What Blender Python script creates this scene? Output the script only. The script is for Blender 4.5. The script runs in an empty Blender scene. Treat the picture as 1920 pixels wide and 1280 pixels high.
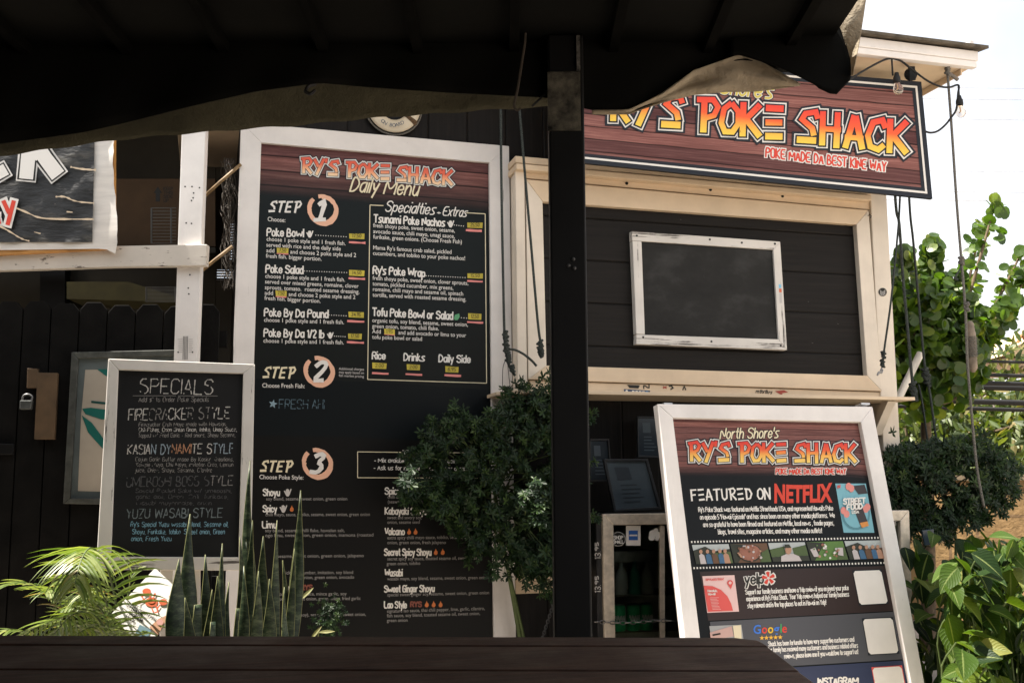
import bpy, math, random
from mathutils import Vector
random.seed(7)
C = bpy.context.scene
col = C.collection
rad = math.radians
R_ = random.uniform

# ------------------------------------------------------------------ camera
EYE = Vector((0, 0, 1.05))
FPX, PITCH, YAW, ROLL = 2000.0, rad(7.69), rad(15.8), rad(.34)
s_, c_ = math.sin, math.cos
FW = Vector((s_(YAW)*c_(PITCH), c_(YAW)*c_(PITCH), s_(PITCH)))
R0 = Vector((c_(YAW), -s_(YAW), 0))
U0 = R0.cross(FW)
UP = U0*c_(ROLL) + R0*s_(ROLL)
RT = R0*c_(ROLL) - U0*s_(ROLL)
FH = Vector((s_(YAW), c_(YAW), 0))          # horizontal forward
cd = bpy.data.cameras.new('camera'); cam = bpy.data.objects.new('camera', cd); col.objects.link(cam)
cd.sensor_width = 36; cd.lens = FPX/1920*36; cd.clip_start = .05; cd.clip_end = 3000
m = cam.matrix_world.copy()
for i in range(3):
    m[i][0], m[i][1], m[i][2], m[i][3] = RT[i], UP[i], -FW[i], EYE[i]
cam.matrix_world = m
C.camera = cam

# ------------------------------------------------------------------ sky, sun, exposure
SUN = Vector((-.40, .10, .90)).normalized()
w = bpy.data.worlds.new('World'); C.world = w; w.use_nodes = True
nt = w.node_tree; bg = nt.nodes['Background']
sky = nt.nodes.new('ShaderNodeTexSky'); sky.sky_type = 'NISHITA'; sky.sun_disc = False
sky.sun_elevation = math.asin(SUN.z); sky.sun_rotation = math.atan2(SUN.x, SUN.y)
sky.air_density = 1.0; sky.dust_density = 4.0; sky.ozone_density = 1.0
# thin bright cloud over the whole sky, thickest towards the horizon
tc = nt.nodes.new('ShaderNodeTexCoord'); nz = nt.nodes.new('ShaderNodeTexNoise')
nz.inputs['Scale'].default_value = 2.2; nz.inputs['Detail'].default_value = 6
nt.links.new(tc.outputs['Generated'], nz.inputs['Vector'])
rp = nt.nodes.new('ShaderNodeValToRGB'); rp.color_ramp.elements[0].position = .36; rp.color_ramp.elements[1].position = .56
rp.color_ramp.elements[0].color = (.42, .42, .42, 1); rp.color_ramp.elements[1].color = (.92, .92, .92, 1)
mx = nt.nodes.new('ShaderNodeMixRGB'); mx.inputs[2].default_value = (4.5, 4.45, 4.4, 1)
nt.links.new(nz.outputs['Fac'], rp.inputs[0]); nt.links.new(rp.outputs[0], mx.inputs[0])
nt.links.new(sky.outputs[0], mx.inputs[1]); nt.links.new(mx.outputs[0], bg.inputs[0])
bg.inputs[1].default_value = .09
sd = bpy.data.lights.new('sun', 'SUN'); sd.energy = 5.0; sd.angle = rad(.5); sd.color = (1, .93, .84)
so = bpy.data.objects.new('sun', sd); col.objects.link(so)
so.rotation_euler = (-SUN).to_track_quat('-Z', 'Y').to_euler()
C.view_settings.view_transform = 'Standard'; C.view_settings.look = 'None'
C.view_settings.exposure = 1.82; C.view_settings.gamma = 1
C.cycles.max_bounces = 8; C.cycles.transparent_max_bounces = 8

# ------------------------------------------------------------------ planes and rays
class Plane:
    def __init__(s, p0, n): s.p, s.n = Vector(p0), Vector(n).normalized()
    def hit(s, x, y, off=0):
        d = FW*FPX + RT*(x-960) + UP*(640-y)
        return EYE + d*(((s.p + s.n*off) - EYE).dot(s.n)/d.dot(s.n))
D = 5.04                                    # the shack's front wall is the plane y = D
def W(off): return Plane((0, D-off, 0), (0, -1, 0))
def FACE(dist, turn=0):                     # upright plane at that distance, facing the camera, turned about z
    h = Vector((s_(YAW+turn), c_(YAW+turn), 0))
    return Plane(FH*dist, -h)

# ------------------------------------------------------------------ objects
def tag(o, label=None, cat=None, group=None, kind=None):
    if label: o['label'] = label
    if cat: o['category'] = cat
    if group: o['group'] = group
    if kind: o['kind'] = kind
    return o
def thing(name, label, cat, loc, group=None):
    o = bpy.data.objects.new(name, None); col.objects.link(o); o.location = loc
    o.empty_display_size = .1
    return tag(o, label, cat, group)
def rootloc(o):
    v = Vector((0, 0, 0))
    while o is not None: v += o.location; o = o.parent
    return v
class MB:
    def __init__(s): s.v, s.f, s.mi, s.uv, s.has_uv = [], [], [], [], False
    def vert(s, p, uv=None):
        s.v.append(Vector(p)); s.uv.append(uv or (0, 0))
        if uv: s.has_uv = True
        return len(s.v)-1
    def face(s, idx, mi=0): s.f.append(tuple(idx)); s.mi.append(mi)
    def poly(s, pts, mi=0, uvs=None): s.face([s.vert(p, uvs[i] if uvs else None) for i, p in enumerate(pts)], mi)
    def build(s, name, mats, parent=None, bevel=0, smooth=False, loc=None):
        me = bpy.data.meshes.new(name); off = rootloc(parent) if parent else Vector(loc or (0, 0, 0))
        me.from_pydata([tuple(v-off) for v in s.v], [], s.f)
        for mt in (mats if isinstance(mats, (list, tuple)) else [mats]): me.materials.append(mt)
        me.polygons.foreach_set('material_index', s.mi)
        if s.has_uv:
            l = me.uv_layers.new(name='UVMap')
            for lp in me.loops: l.data[lp.index].uv = s.uv[lp.vertex_index]
        if smooth: me.polygons.foreach_set('use_smooth', [True]*len(me.polygons))
        me.update()
        o = bpy.data.objects.new(name, me); col.objects.link(o)
        if parent: o.parent = parent
        elif loc: o.location = loc
        if bevel:
            b = o.modifiers.new('bevel', 'BEVEL'); b.width = bevel; b.segments = 2; b.limit_method = 'ANGLE'
        return o
    # --- shapes
    def prism(s, front, vec, mi=0, uv=None):         # front polygon (any order), extruded along vec
        vec = Vector(vec); n = len(front); front = [Vector(p) for p in front]
        nr = Vector((0, 0, 0))
        for i in range(n): nr += front[i].cross(front[(i+1) % n])
        if nr.dot(vec) > 0:
            front = front[::-1]; uv = uv[::-1] if uv else None
        a = [s.vert(p, uv[i] if uv else None) for i, p in enumerate(front)]; b = [s.vert(p+vec) for p in front]
        s.face(a, mi); s.face(b[::-1], mi)
        for i in range(n):
            j = (i+1) % n; s.face((a[j], a[i], b[i], b[j]), mi)
    def slab(s, px, pl, front, back=0, mi=0, uv=None):   # pixels on a plane, front/back offsets towards the viewer
        s.prism([pl.hit(x, y, front) for x, y in px], -pl.n*(front-back), mi, uv)
    def box(s, a, b, mi=0):
        a, b = Vector(a), Vector(b)
        s.prism([(a.x, a.y, a.z), (b.x, a.y, a.z), (b.x, a.y, b.z), (a.x, a.y, b.z)], (0, b.y-a.y, 0), mi)
    def tube(s, pts, r, n=6, mi=0, cap=True):
        pts = [Vector(p) for p in pts]; rs = r if isinstance(r, (list, tuple)) else [r]*len(pts); rings = []
        t0 = (pts[1]-pts[0]).normalized(); a = t0.orthogonal().normalized()
        for i, p in enumerate(pts):
            t = (pts[min(i+1, len(pts)-1)]-pts[max(i-1, 0)]).normalized()
            a = (a - t*a.dot(t)); a = a.normalized() if a.length > 1e-6 else t.orthogonal().normalized()
            b = t.cross(a)
            rings.append([s.vert(p+(a*c_(k*2*math.pi/n)+b*s_(k*2*math.pi/n))*rs[i]) for k in range(n)])
        for q in range(len(rings)-1):
            for k in range(n):
                l = (k+1) % n; s.face((rings[q][k], rings[q][l], rings[q+1][l], rings[q+1][k]), mi)
        if cap: s.face(rings[0][::-1], mi); s.face(rings[-1], mi)
    def lathe(s, c, axis, prof, n=14, mi=0):         # prof: (along, radius)
        axis = Vector(axis).normalized(); c = Vector(c)
        s.tube_frame(c, axis, prof, n, mi)
    def tube_frame(s, c, ax, prof, n, mi):
        a = ax.orthogonal().normalized(); b = ax.cross(a); rings = []
        for h, r in prof: rings.append([s.vert(c+ax*h+(a*c_(k*2*math.pi/n)+b*s_(k*2*math.pi/n))*r) for k in range(n)])
        for q in range(len(rings)-1):
            for k in range(n):
                l = (k+1) % n; s.face((rings[q][k], rings[q][l], rings[q+1][l], rings[q+1][k]), mi)
        s.face(rings[0][::-1], mi); s.face(rings[-1], mi)
def frame4(name, mx_, mz_, parent, outer, inner, pl, front, back, bevel=.003):   # four mitred boards between two quads
    for i in range(4):
        j = (i+1) % 4; b = MB()
        b.slab([outer[i], outer[j], inner[j], inner[i]], pl, front+.0006*(i % 2), back)
        b.build(name, mz_ if i % 2 else mx_, parent, bevel)
def curve(pts, n=8):                                 # Catmull-Rom
    pts = [Vector(p) for p in pts]; out = []
    for i in range(len(pts)-1):
        p0, p1, p2, p3 = pts[max(i-1, 0)], pts[i], pts[i+1], pts[min(i+2, len(pts)-1)]
        for k in range(n):
            t = k/n; out.append(.5*((2*p1)+(p2-p0)*t+(2*p0-5*p1+4*p2-p3)*t*t+(3*p1-p0-3*p2+p3)*t**3))
    out.append(pts[-1]); return out
def copy_tree(o, parent=None):
    c = o.copy(); col.objects.link(c); c.parent = parent
    for ch in list(o.children): copy_tree(ch, c)
    return c

# ------------------------------------------------------------------ materials
class NT:
    def __init__(s, name):
        s.m = bpy.data.materials.new(name); s.m.use_nodes = True; s.t = s.m.node_tree; s.b = s.t.nodes['Principled BSDF']
        s.out = s.t.nodes['Material Output']
    def n(s, typ, **k):
        nd = s.t.nodes.new('ShaderNode'+typ)
        for a, v in k.items():
            if a[:2] == 'i_':
                key = a[2:]; key = int(key) if key.isdigit() else key.replace('_', ' ')
                nd.inputs[key].default_value = v
            else: setattr(nd, a, v)
        return nd
    def l(s, a, b): s.t.links.new(a, b)
    def coords(s, scale=(1, 1, 1), which='Object', rot=(0, 0, 0)):
        tc = s.n('TexCoord'); mp = s.n('Mapping'); mp.inputs['Scale'].default_value = scale; mp.inputs['Rotation'].default_value = rot
        s.l(tc.outputs[which], mp.inputs[0]); return mp.outputs[0]
    def noise(s, vec, scale=5, detail=4, rough=.6):
        a = s.n('TexNoise'); a.inputs['Scale'].default_value = scale; a.inputs['Detail'].default_value = detail
        a.inputs['Roughness'].default_value = rough
        s.l(vec, a.inputs['Vector']); return a.outputs['Fac']
    def ramp(s, fac, stops, interp='LINEAR'):
        r = s.n('ValToRGB'); cr = r.color_ramp; cr.interpolation = interp
        while len(cr.elements) > 1: cr.elements.remove(cr.elements[-1])
        for i, (p, c) in enumerate(stops):
            e = cr.elements[0] if i == 0 else cr.elements.new(p)
            e.position = p; e.color = tuple(c)+(1,) if len(c) == 3 else c
        s.l(fac, r.inputs[0]); return r.outputs[0]
    def mix(s, fac, a, b, mode='MIX'):
        x = s.n('MixRGB', blend_type=mode)
        for i, v in enumerate((fac, a, b)):
            if isinstance(v, (int, float)): x.inputs[i].default_value = v if i == 0 else (v, v, v, 1)
            elif isinstance(v, tuple): x.inputs[i].default_value = v+(1,) if len(v) == 3 else v
            else: s.l(v, x.inputs[i])
        return x.outputs[0]
    def bump(s, h, strength=.3, dist=.01):
        b = s.n('Bump'); b.inputs['Strength'].default_value = strength; b.inputs['Distance'].default_value = dist
        s.l(h, b.inputs['Height']); s.l(b.outputs[0], s.b.inputs['Normal'])
    def fin(s, color, rough=.6, metal=0, spec=.5):
        if isinstance(color, tuple): s.b.inputs['Base Color'].default_value = color+(1,)
        else: s.l(color, s.b.inputs['Base Color'])
        if isinstance(rough, (int, float)): s.b.inputs['Roughness'].default_value = rough
        else: s.l(rough, s.b.inputs['Roughness'])
        s.b.inputs['Metallic'].default_value = metal; s.b.inputs['Specular IOR Level'].default_value = spec
        return s.m
def dull(name, c, rough=.6, metal=0, var=.25, scale=6, spec=.4, bump=0):
    t = NT(name); v = t.coords(); n = t.noise(v, scale)
    k = t.ramp(n, [(.3, tuple(x*(1-var) for x in c)), (.7, tuple(min(1, x*(1+var)) for x in c))])
    if bump: t.bump(t.noise(v, scale*8), bump, .004)
    return t.fin(k, rough, metal, spec)
def flat(name, c, rough=.5, spec=.3): return NT(name).fin(c, rough, 0, spec)
def painted_wood(name, axis, wear=.1, paint=(.78, .75, .70), under=(.10, .085, .07), rough=.6, grain=1.0):
    t = NT(name); sc = [70*grain]*3; sc[axis] = 2.2*grain
    v = t.coords(tuple(sc)); n = t.noise(v, 1.0, 6, .7)
    sc2 = [1.7]*3; blot = t.noise(t.coords((2.5, 2.5, 2.5)), 1.6, 5, .65)
    dirt = t.ramp(t.noise(t.coords((4, 4, 4)), 1.2, 5), [(.35, tuple(p*.86 for p in paint)), (.65, paint)])
    th = t.n('Math', operation='ADD'); t.l(n, th.inputs[0])
    mul = t.n('Math', operation='MULTIPLY'); t.l(blot, mul.inputs[0]); mul.inputs[1].default_value = .35; t.l(mul.outputs[0], th.inputs[1])
    lim = .90-wear*.25
    msk = t.ramp(th.outputs[0], [(lim, (0, 0, 0)), (lim+.05, (1, 1, 1))])
    spk = t.ramp(t.noise(t.coords((1, 1, 1)), 170, 2), [(.74, (1, 1, 1)), (.80, (.55, .52, .48))])
    c = t.mix(msk if wear > 0 else 0.0, dirt, under)
    c = t.mix(.8, c, spk, 'MULTIPLY')
    t.bump(n, .25, .003)
    return t.fin(c, rough, 0, .35)
def dark_boards(name, c, axis, pitch, rough=.55):    # boards with grooves across axis (0 = upright boards along x, 2 = lying boards along z)
    t = NT(name); tc = t.n('TexCoord'); sep = t.n('SeparateXYZ'); t.l(tc.outputs['Object'], sep.inputs[0])
    m1 = t.n('Math', operation='DIVIDE'); t.l(sep.outputs[axis], m1.inputs[0]); m1.inputs[1].default_value = pitch
    fr = t.n('Math', operation='FRACT'); t.l(m1.outputs[0], fr.inputs[0])
    g = t.ramp(fr.outputs[0], [(0, (0, 0, 0)), (.03, (1, 1, 1)), (.97, (1, 1, 1)), (1, (0, 0, 0))])
    sc = [60, 60, 60]; sc[2 if axis == 0 else 0] = 2
    n = t.noise(t.coords(tuple(sc)), 1, 5, .7)
    k = t.ramp(n, [(.3, tuple(x*.65 for x in c)), (.72, tuple(x*1.5 for x in c))])
    sp = t.ramp(t.noise(t.coords((9, 9, 26)), 2.2, 6, .75), [(.70, (0, 0, 0)), (.77, (.5, .48, .45))])
    k = t.mix(1, k, sp, 'LIGHTEN') if axis == 2 else k
    bp = t.n('Math', operation='ADD'); t.l(g, bp.inputs[0])
    ml = t.n('Math', operation='MULTIPLY'); t.l(n, ml.inputs[0]); ml.inputs[1].default_value = .25; t.l(ml.outputs[0], bp.inputs[1])
    t.bump(bp.outputs[0], .8, .006)
    k = t.mix(1, k, t.ramp(fr.outputs[0], [(0, (.25,)*3), (.02, (1,)*3), (.98, (1,)*3), (1, (.25,)*3)]), 'MULTIPLY')
    return t.fin(k, rough, 0, .15)
def leafmat(name, stops, rough=.4, trans=.35, tcol=None, spec=.5, veins=False):
    t = NT(name); g = t.n('NewGeometry'); k = t.ramp(g.outputs['Random Per Island'], stops)
    nn = t.noise(t.coords(), 25, 3)
    if 'canvas' in name: t.bump(t.noise(t.coords((1, 1, 1)), 5, 6, .75), .9, .03)
    k = t.mix(.35, k, t.ramp(nn, [(.3, (.6, .6, .6)), (.7, (1, 1, 1))]), 'MULTIPLY')
    if veins:
        sp = t.n('SeparateXYZ'); t.l(t.n('TexCoord').outputs['UV'], sp.inputs[0])
        su = t.n('Math', operation='SUBTRACT'); t.l(sp.outputs[0], su.inputs[0]); su.inputs[1].default_value = .5
        ab_ = t.n('Math', operation='ABSOLUTE'); t.l(su.outputs[0], ab_.inputs[0])
        m_ = t.n('Math', operation='MULTIPLY_ADD'); t.l(ab_.outputs[0], m_.inputs[0]); m_.inputs[1].default_value = -5.5
        m2 = t.n('Math', operation='MULTIPLY'); t.l(sp.outputs[1], m2.inputs[0]); m2.inputs[1].default_value = 9.0; t.l(m2.outputs[0], m_.inputs[2])
        fr = t.n('Math', operation='FRACT'); t.l(m_.outputs[0], fr.inputs[0])
        vn = t.ramp(fr.outputs[0], [(0, (0,)*3), (.12, (.8,)*3), (.5, (1,)*3), (.88, (.8,)*3), (1, (0,)*3)])
        rib = t.ramp(ab_.outputs[0], [(0, (1,)*3), (.025, (.8,)*3), (.05, (0,)*3)])
        k = t.mix(rib, k, (.16, .20, .07)); k = t.mix(1, k, t.ramp(vn, [(0, (1.25, 1.2, 1.1)), (.6, (1,)*3)]), 'MULTIPLY'); t.bump(vn, .5, .004)
        spots = t.ramp(t.noise(t.coords(), 60, 4, .7), [(.70, (0,)*3), (.76, (.7,)*3)]); k = t.mix(spots, k, (.12, .09, .03))
    t.fin(k, rough, 0, spec)
    tr = t.n('BsdfTranslucent'); kk = t.mix(1, k, tcol or (1.6, 1.7, .7), 'MULTIPLY'); t.l(kk, tr.inputs[0])
    ms = t.n('MixShader'); ms.inputs[0].default_value = trans
    t.l(t.b.outputs[0], ms.inputs[1]); t.l(tr.outputs[0], ms.inputs[2]); t.l(ms.outputs[0], t.out.inputs[0])
    return t.m
def printed(name, wood_rows, fade0, fade1, black, rough=.35, wood=None, bands=None):
    # a printed poster: weathered red boards at the top fading into black (uv: v up)
    t = NT(name); uv = t.n('TexCoord').outputs['UV']; sep = t.n('SeparateXYZ'); t.l(uv, sep.inputs[0])
    mp = t.n('Mapping'); t.l(uv, mp.inputs[0]); mp.inputs['Scale'].default_value = (wood[0], wood[1], 1)
    n = t.noise(mp.outputs[0], 1, 7, .75)
    m1 = t.n('Math', operation='MULTIPLY'); t.l(sep.outputs[1], m1.inputs[0]); m1.inputs[1].default_value = wood_rows
    fr = t.n('Math', operation='FRACT'); t.l(m1.outputs[0], fr.inputs[0]); fl = t.n('Math', operation='FLOOR'); t.l(m1.outputs[0], fl.inputs[0])
    wn = t.n('TexWhiteNoise', noise_dimensions='1D'); t.l(fl.outputs[0], wn.inputs['W'])
    base = t.ramp(n, [(.25, (.06, .026, .024)), (.5, (.18, .078, .07)), (.78, (.38, .20, .175))])
    tone = t.ramp(wn.outputs[0], [(0, (.5, .45, .5)), (.5, (.95, .95, .95)), (1, (1.35, 1.25, 1.2))])
    k = t.mix(1, base, tone, 'MULTIPLY')
    seam = t.ramp(fr.outputs[0], [(0, (.12,)*3), (.05, (.2,)*3), (.09, (1,)*3), (.95, (1,)*3), (1, (.3,)*3)])
    k = t.mix(1, k, seam, 'MULTIPLY')
    if fade0 is not None:
        bn = t.noise(t.coords(), 3, 3)
        bk = t.ramp(bn, [(.3, tuple(x*.85 for x in black)), (.7, tuple(x*1.15 for x in black))])
        if bands:
            bd = t.ramp(sep.outputs[1], bands, 'CONSTANT'); bk = bd
        k = t.mix(t.ramp(sep.outputs[1], [(fade0, (0,)*3), (fade1, (1,)*3)]), bk, k)
    return t.fin(k, rough+.1, 0, .12)
def logomat(name, stops, streak=True):
    t = NT(name); uv = t.n('TexCoord').outputs['UV']; sep = t.n('SeparateXYZ'); t.l(uv, sep.inputs[0])
    k = t.ramp(sep.outputs[1], stops)
    if streak:
        mp = t.n('Mapping'); t.l(uv, mp.inputs[0]); mp.inputs['Scale'].default_value = (60, 4, 1)
        k = t.mix(t.ramp(t.noise(mp.outputs[0], 1, 3), [(.68, (0,)*3), (.74, (.8,)*3)]), k, (.12, .02, .01))
    return t.fin(k, .4, 0, .4)

M = {}
M['white_x'] = painted_wood('white paint along x', 0, .14, (.77, .74, .71))
M['white_z'] = painted_wood('white paint along z', 2, .14, (.77, .74, .71))
M['cream_bounce_x'] = painted_wood('cream paint with warm bounce along x', 0, .10, (.72, .57, .40), (.28, .17, .09))  # lying boards made more orange than uprights: warm bounced light in the paint colour
M['cream_z'] = painted_wood('cream paint along z', 2, .06, (.74, .66, .55), (.28, .17, .09))
M['worn_x'] = painted_wood('worn white along x', 0, .62, (.68, .65, .60), (.09, .08, .07), grain=.8)
M['worn_z'] = painted_wood('worn white along z', 2, .50, (.70, .67, .62), (.09, .08, .07), grain=.8)
M['rail'] = painted_wood('bare rail wood', 0, .5, (.62, .57, .50), (.13, .11, .09), grain=.6)
M['wall'] = dark_boards('dark wall boards', (.010, .0085, .0075), 0, .20)
M['shutter'] = dark_boards('dark shutter boards', (.0095, .008, .0068), 2, .215)
M['fence'] = dull('dark stained fence', (.0045, .0042, .0038), .8, 0, .5, 9, .1, .3)
M['black'] = dull('black metal paint', (.0035, .0035, .0036), .5, 0, .4, 5, .2)
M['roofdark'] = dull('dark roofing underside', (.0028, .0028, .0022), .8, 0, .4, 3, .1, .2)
M['chalk'] = dull('chalkboard', (.012, .0125, .013), .6, 0, .4, 2.2, .2)
t = NT('wiped chalkboard'); a_ = t.noise(t.coords((2.2, 2.2, 3.5)), 1.4, 6, .65); b_ = t.noise(t.coords((30, 30, 9)), 1, 5, .8)
M['wiped'] = t.fin(t.mix(t.ramp(b_, [(.66, (0,)*3), (.74, (.4,)*3)]), t.ramp(a_, [(.3, (.011, .011, .0105)), (.5, (.018, .018, .017)), (.72, (.042, .042, .041))]), (.10, .10, .095)), .65, 0, .2)
M['rope'] = dull('dark rope', (.06, .07, .065), .9, 0, .9, 260, .1, 1.0)
M['greyrope'] = dull('grey rope', (.17, .16, .14), .9, 0, .6, 200, .1, .8)
M['wire'] = flat('black cable', (.012, .012, .012), .6)
M['ink'] = flat('print white', (.72, .70, .66)); M['inkdim'] = flat('print grey', (.26, .25, .24)); M['inkmid'] = flat('print light grey', (.5, .48, .46))
M['cream'] = flat('print cream', (.74, .66, .46)); M['peach'] = flat('print peach', (.76, .44, .30)); M['navy'] = flat('print navy', (.008, .012, .02))
M['redink'] = flat('print red', (.62, .055, .03)); M['pinkink'] = flat('smear pink', (.75, .26, .24)); M['yellow'] = dull('yellow tape', (.52, .43, .05), .6)
M['blackink'] = flat('marker black', (.015, .015, .012)); M['greenink'] = flat('print green', (.10, .33, .16)); M['flame'] = flat('print flame', (.55, .16, .04))
M['paper'] = dull('paper', (.75, .72, .68), .7, 0, .08, 4)
print('base ok')

# ------------------------------------------------------------------ lettering
GL = {}
for ln in '''A 02 28 42|14 34
B 02 08 28 37 36 25 05|25 44 43 32 02
C 47 38 18 07 03 12 32 43
D 02 08 28 46 44 22 02
E 48 08 02 42|05 35
F 48 08 02|05 35
G 47 38 18 07 03 12 32 43 45 25
H 02 08|42 48|05 45
I 02 08
J 38 33 22 12 03
K 02 08|48 05 42
L 08 02 42
M 02 08 33 68 62
N 02 08 42 48
O 18 07 03 12 32 43 47 38 18
P 02 08 38 47 46 35 05
Q 18 07 03 12 32 43 47 38 18|24 42
R 02 08 38 47 46 35 05|25 42
S 47 38 18 07 06 35 44 43 32 12 03
T 08 48|28 22
U 08 03 12 32 43 48
V 08 22 48
W 08 12 37 52 68
X 08 42|48 02
Y 08 25 48|25 22
Z 08 48 02 42
a 36 16 05 03 12 22 34|36 32
b 08 02|05 26 35 33 22 02
c 35 26 16 05 03 12 22 33
d 38 32|34 26 16 05 03 12 22 34
e 04 34 35 26 16 05 03 12 22 33
f 28 18 17 12|06 26
g 36 16 05 03 12 22 34|36 31 20 10
h 08 02|04 16 26 35 32
i 02 06|08 08
j 26 21 10 00|28 28
k 08 02|26 04 32
l 08 02
m 06 02|05 16 26 32|35 46 56 62
n 06 02|04 16 26 35 32
o 16 05 03 12 22 33 35 26 16
p 06 00|05 26 35 33 22 03
q 36 30|35 16 05 03 12 33
r 06 02|04 16 26
s 36 16 05 33 22 02
t 18 13 22|06 26
u 06 03 12 22 34|36 32
v 06 12 26
w 06 12 35 52 66
x 06 32|36 02
y 06 13 24|36 10
z 06 36 02 32
0 18 06 04 12 22 34 36 28 18
1 07 18 12
2 07 18 28 37 36 02 32
3 07 18 28 37 36 15 34 33 22 12 03
4 32 38 04 44
5 38 08 05 25 34 33 22 02
6 37 28 18 05 03 12 22 33 34 25 05
7 08 38 12
8 15 07 18 28 37 25 15 04 03 12 22 33 34 25
9 36 25 15 06 07 18 28 37 36 22
. 02 02
, 12 01
: 03 03|06 06
' 08 06
! 08 04|02 02
- 04 24
+ 04 24|13 15
/ 02 28
( 18 06 04 12
) 08 16 14 02
$ 36 16 05 34 33 12 02|27 11
" 08 06|18 16
& 42 07 18 27 04 12 34'''.split('\n'):
    k, rest = ln[0], ln[2:]
    GL[k] = [[(int(p[0]), int(p[1])) for p in st.split()] for st in rest.split('|')]
# brush lettering of the shack's name: (stroke, width) in the same grid
LOGO = {
 'R': [([(0.7, 7.7), (.9, 2.1)], 1.1), ([(-.4, 7.6), (2.6, 8.1), (3.6, 7), (2.9, 5.6), (1, 4.8)], 1.0), ([(1.6, 4.8), (3.9, 2.2)], 1.1)],
 'Y': [([(.2, 8), (1.9, 5.1)], 1.1), ([(3.9, 8.4), (1.3, 1.8)], 1.1)],
 "'": [([(.6, 8.6), (.3, 6.8)], .9)],
 'S': [([(4.0, 6.7), (3.5, 7.9), (1.5, 7.4), (.9, 6.3), (3.0, 4.9), (3.4, 3.6)], 1.0), ([(.1, 2.55), (3.9, 2.75)], 1.2)],
 'P': [([(.9, 7.4), (1.0, 1.9)], 1.15), ([(-.6, 7.7), (2.6, 8), (3.6, 6.8), (2.9, 5.2), (1.1, 4.5)], 1.0)],
 'O': [([(2.3, 7.8), (.9, 6.6), (.5, 4), (1.3, 2.5), (2.8, 2.6), (3.8, 4.2), (3.7, 6.4), (2.3, 7.8)], 1.0)],
 'K': [([(.6, 8.2), (.8, 2.0)], 1.1), ([(3.9, 8.1), (1.0, 4.9)], 1.1), ([(1.3, 5.2), (4.2, 2.3)], 1.15)],
 'E': [([(.4, 7.6), (3.9, 7.8)], 1.15), ([(.5, 5.0), (3.8, 5.3)], 1.1), ([(.6, 2.5), (4.0, 2.8)], 1.2)],
 'H': [([(.5, 8.2), (.7, 2)], 1.1), ([(3.4, 8.3), (3.5, 1.8)], 1.1), ([(.4, 5), (4.2, 5.2)], 1.0)],
 'A': [([(1.9, 8.1), (.4, 2.0)], 1.1), ([(2.1, 8.0), (3.8, 2.1)], 1.1), ([(.2, 4.0), (3.9, 4.1)], .95)],
 'C': [([(4, 6.4), (3.3, 7.8), (1.5, 7.2), (.6, 4.7), (1.2, 2.8), (2.8, 2.4), (3.9, 3.4)], 1.05)],
 'T': [([(-.2, 7.6), (4, 7.8)], 1.1), ([(1.9, 8), (1.7, 2)], 1.1)],
 'F': [([(.7, 8), (.7, 2)], 1.1), ([(.2, 7.5), (3.8, 7.7)], 1.0), ([(.6, 5), (3.2, 5.2)], 1.0)],
 'D': [([(.7, 7.8), (.8, 2.2)], 1.1), ([(-.2, 7.7), (2.6, 7.4), (3.8, 5.2), (2.8, 2.9), (.4, 2.3)], 1.0)],
 'U': [([(.5, 8), (.7, 3.4), (1.8, 2.4), (3.2, 3.2), (3.6, 8.1)], 1.05)],
 'N': [([(.5, 2), (.7, 8)], 1.1), ([(.7, 7.6), (3.4, 2.4)], 1.0), ([(3.4, 2), (3.8, 8.2)], 1.1)],
}
def chaikin(p, it=2):
    for _ in range(it):
        if len(p) < 3: return p
        q = [p[0]]
        for i in range(len(p)-1):
            a, b = p[i], p[i+1]
            q += [(a[0]*.75+b[0]*.25, a[1]*.75+b[1]*.25), (a[0]*.25+b[0]*.75, a[1]*.25+b[1]*.75)]
        q.append(p[-1]); p = q
    return p
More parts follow.
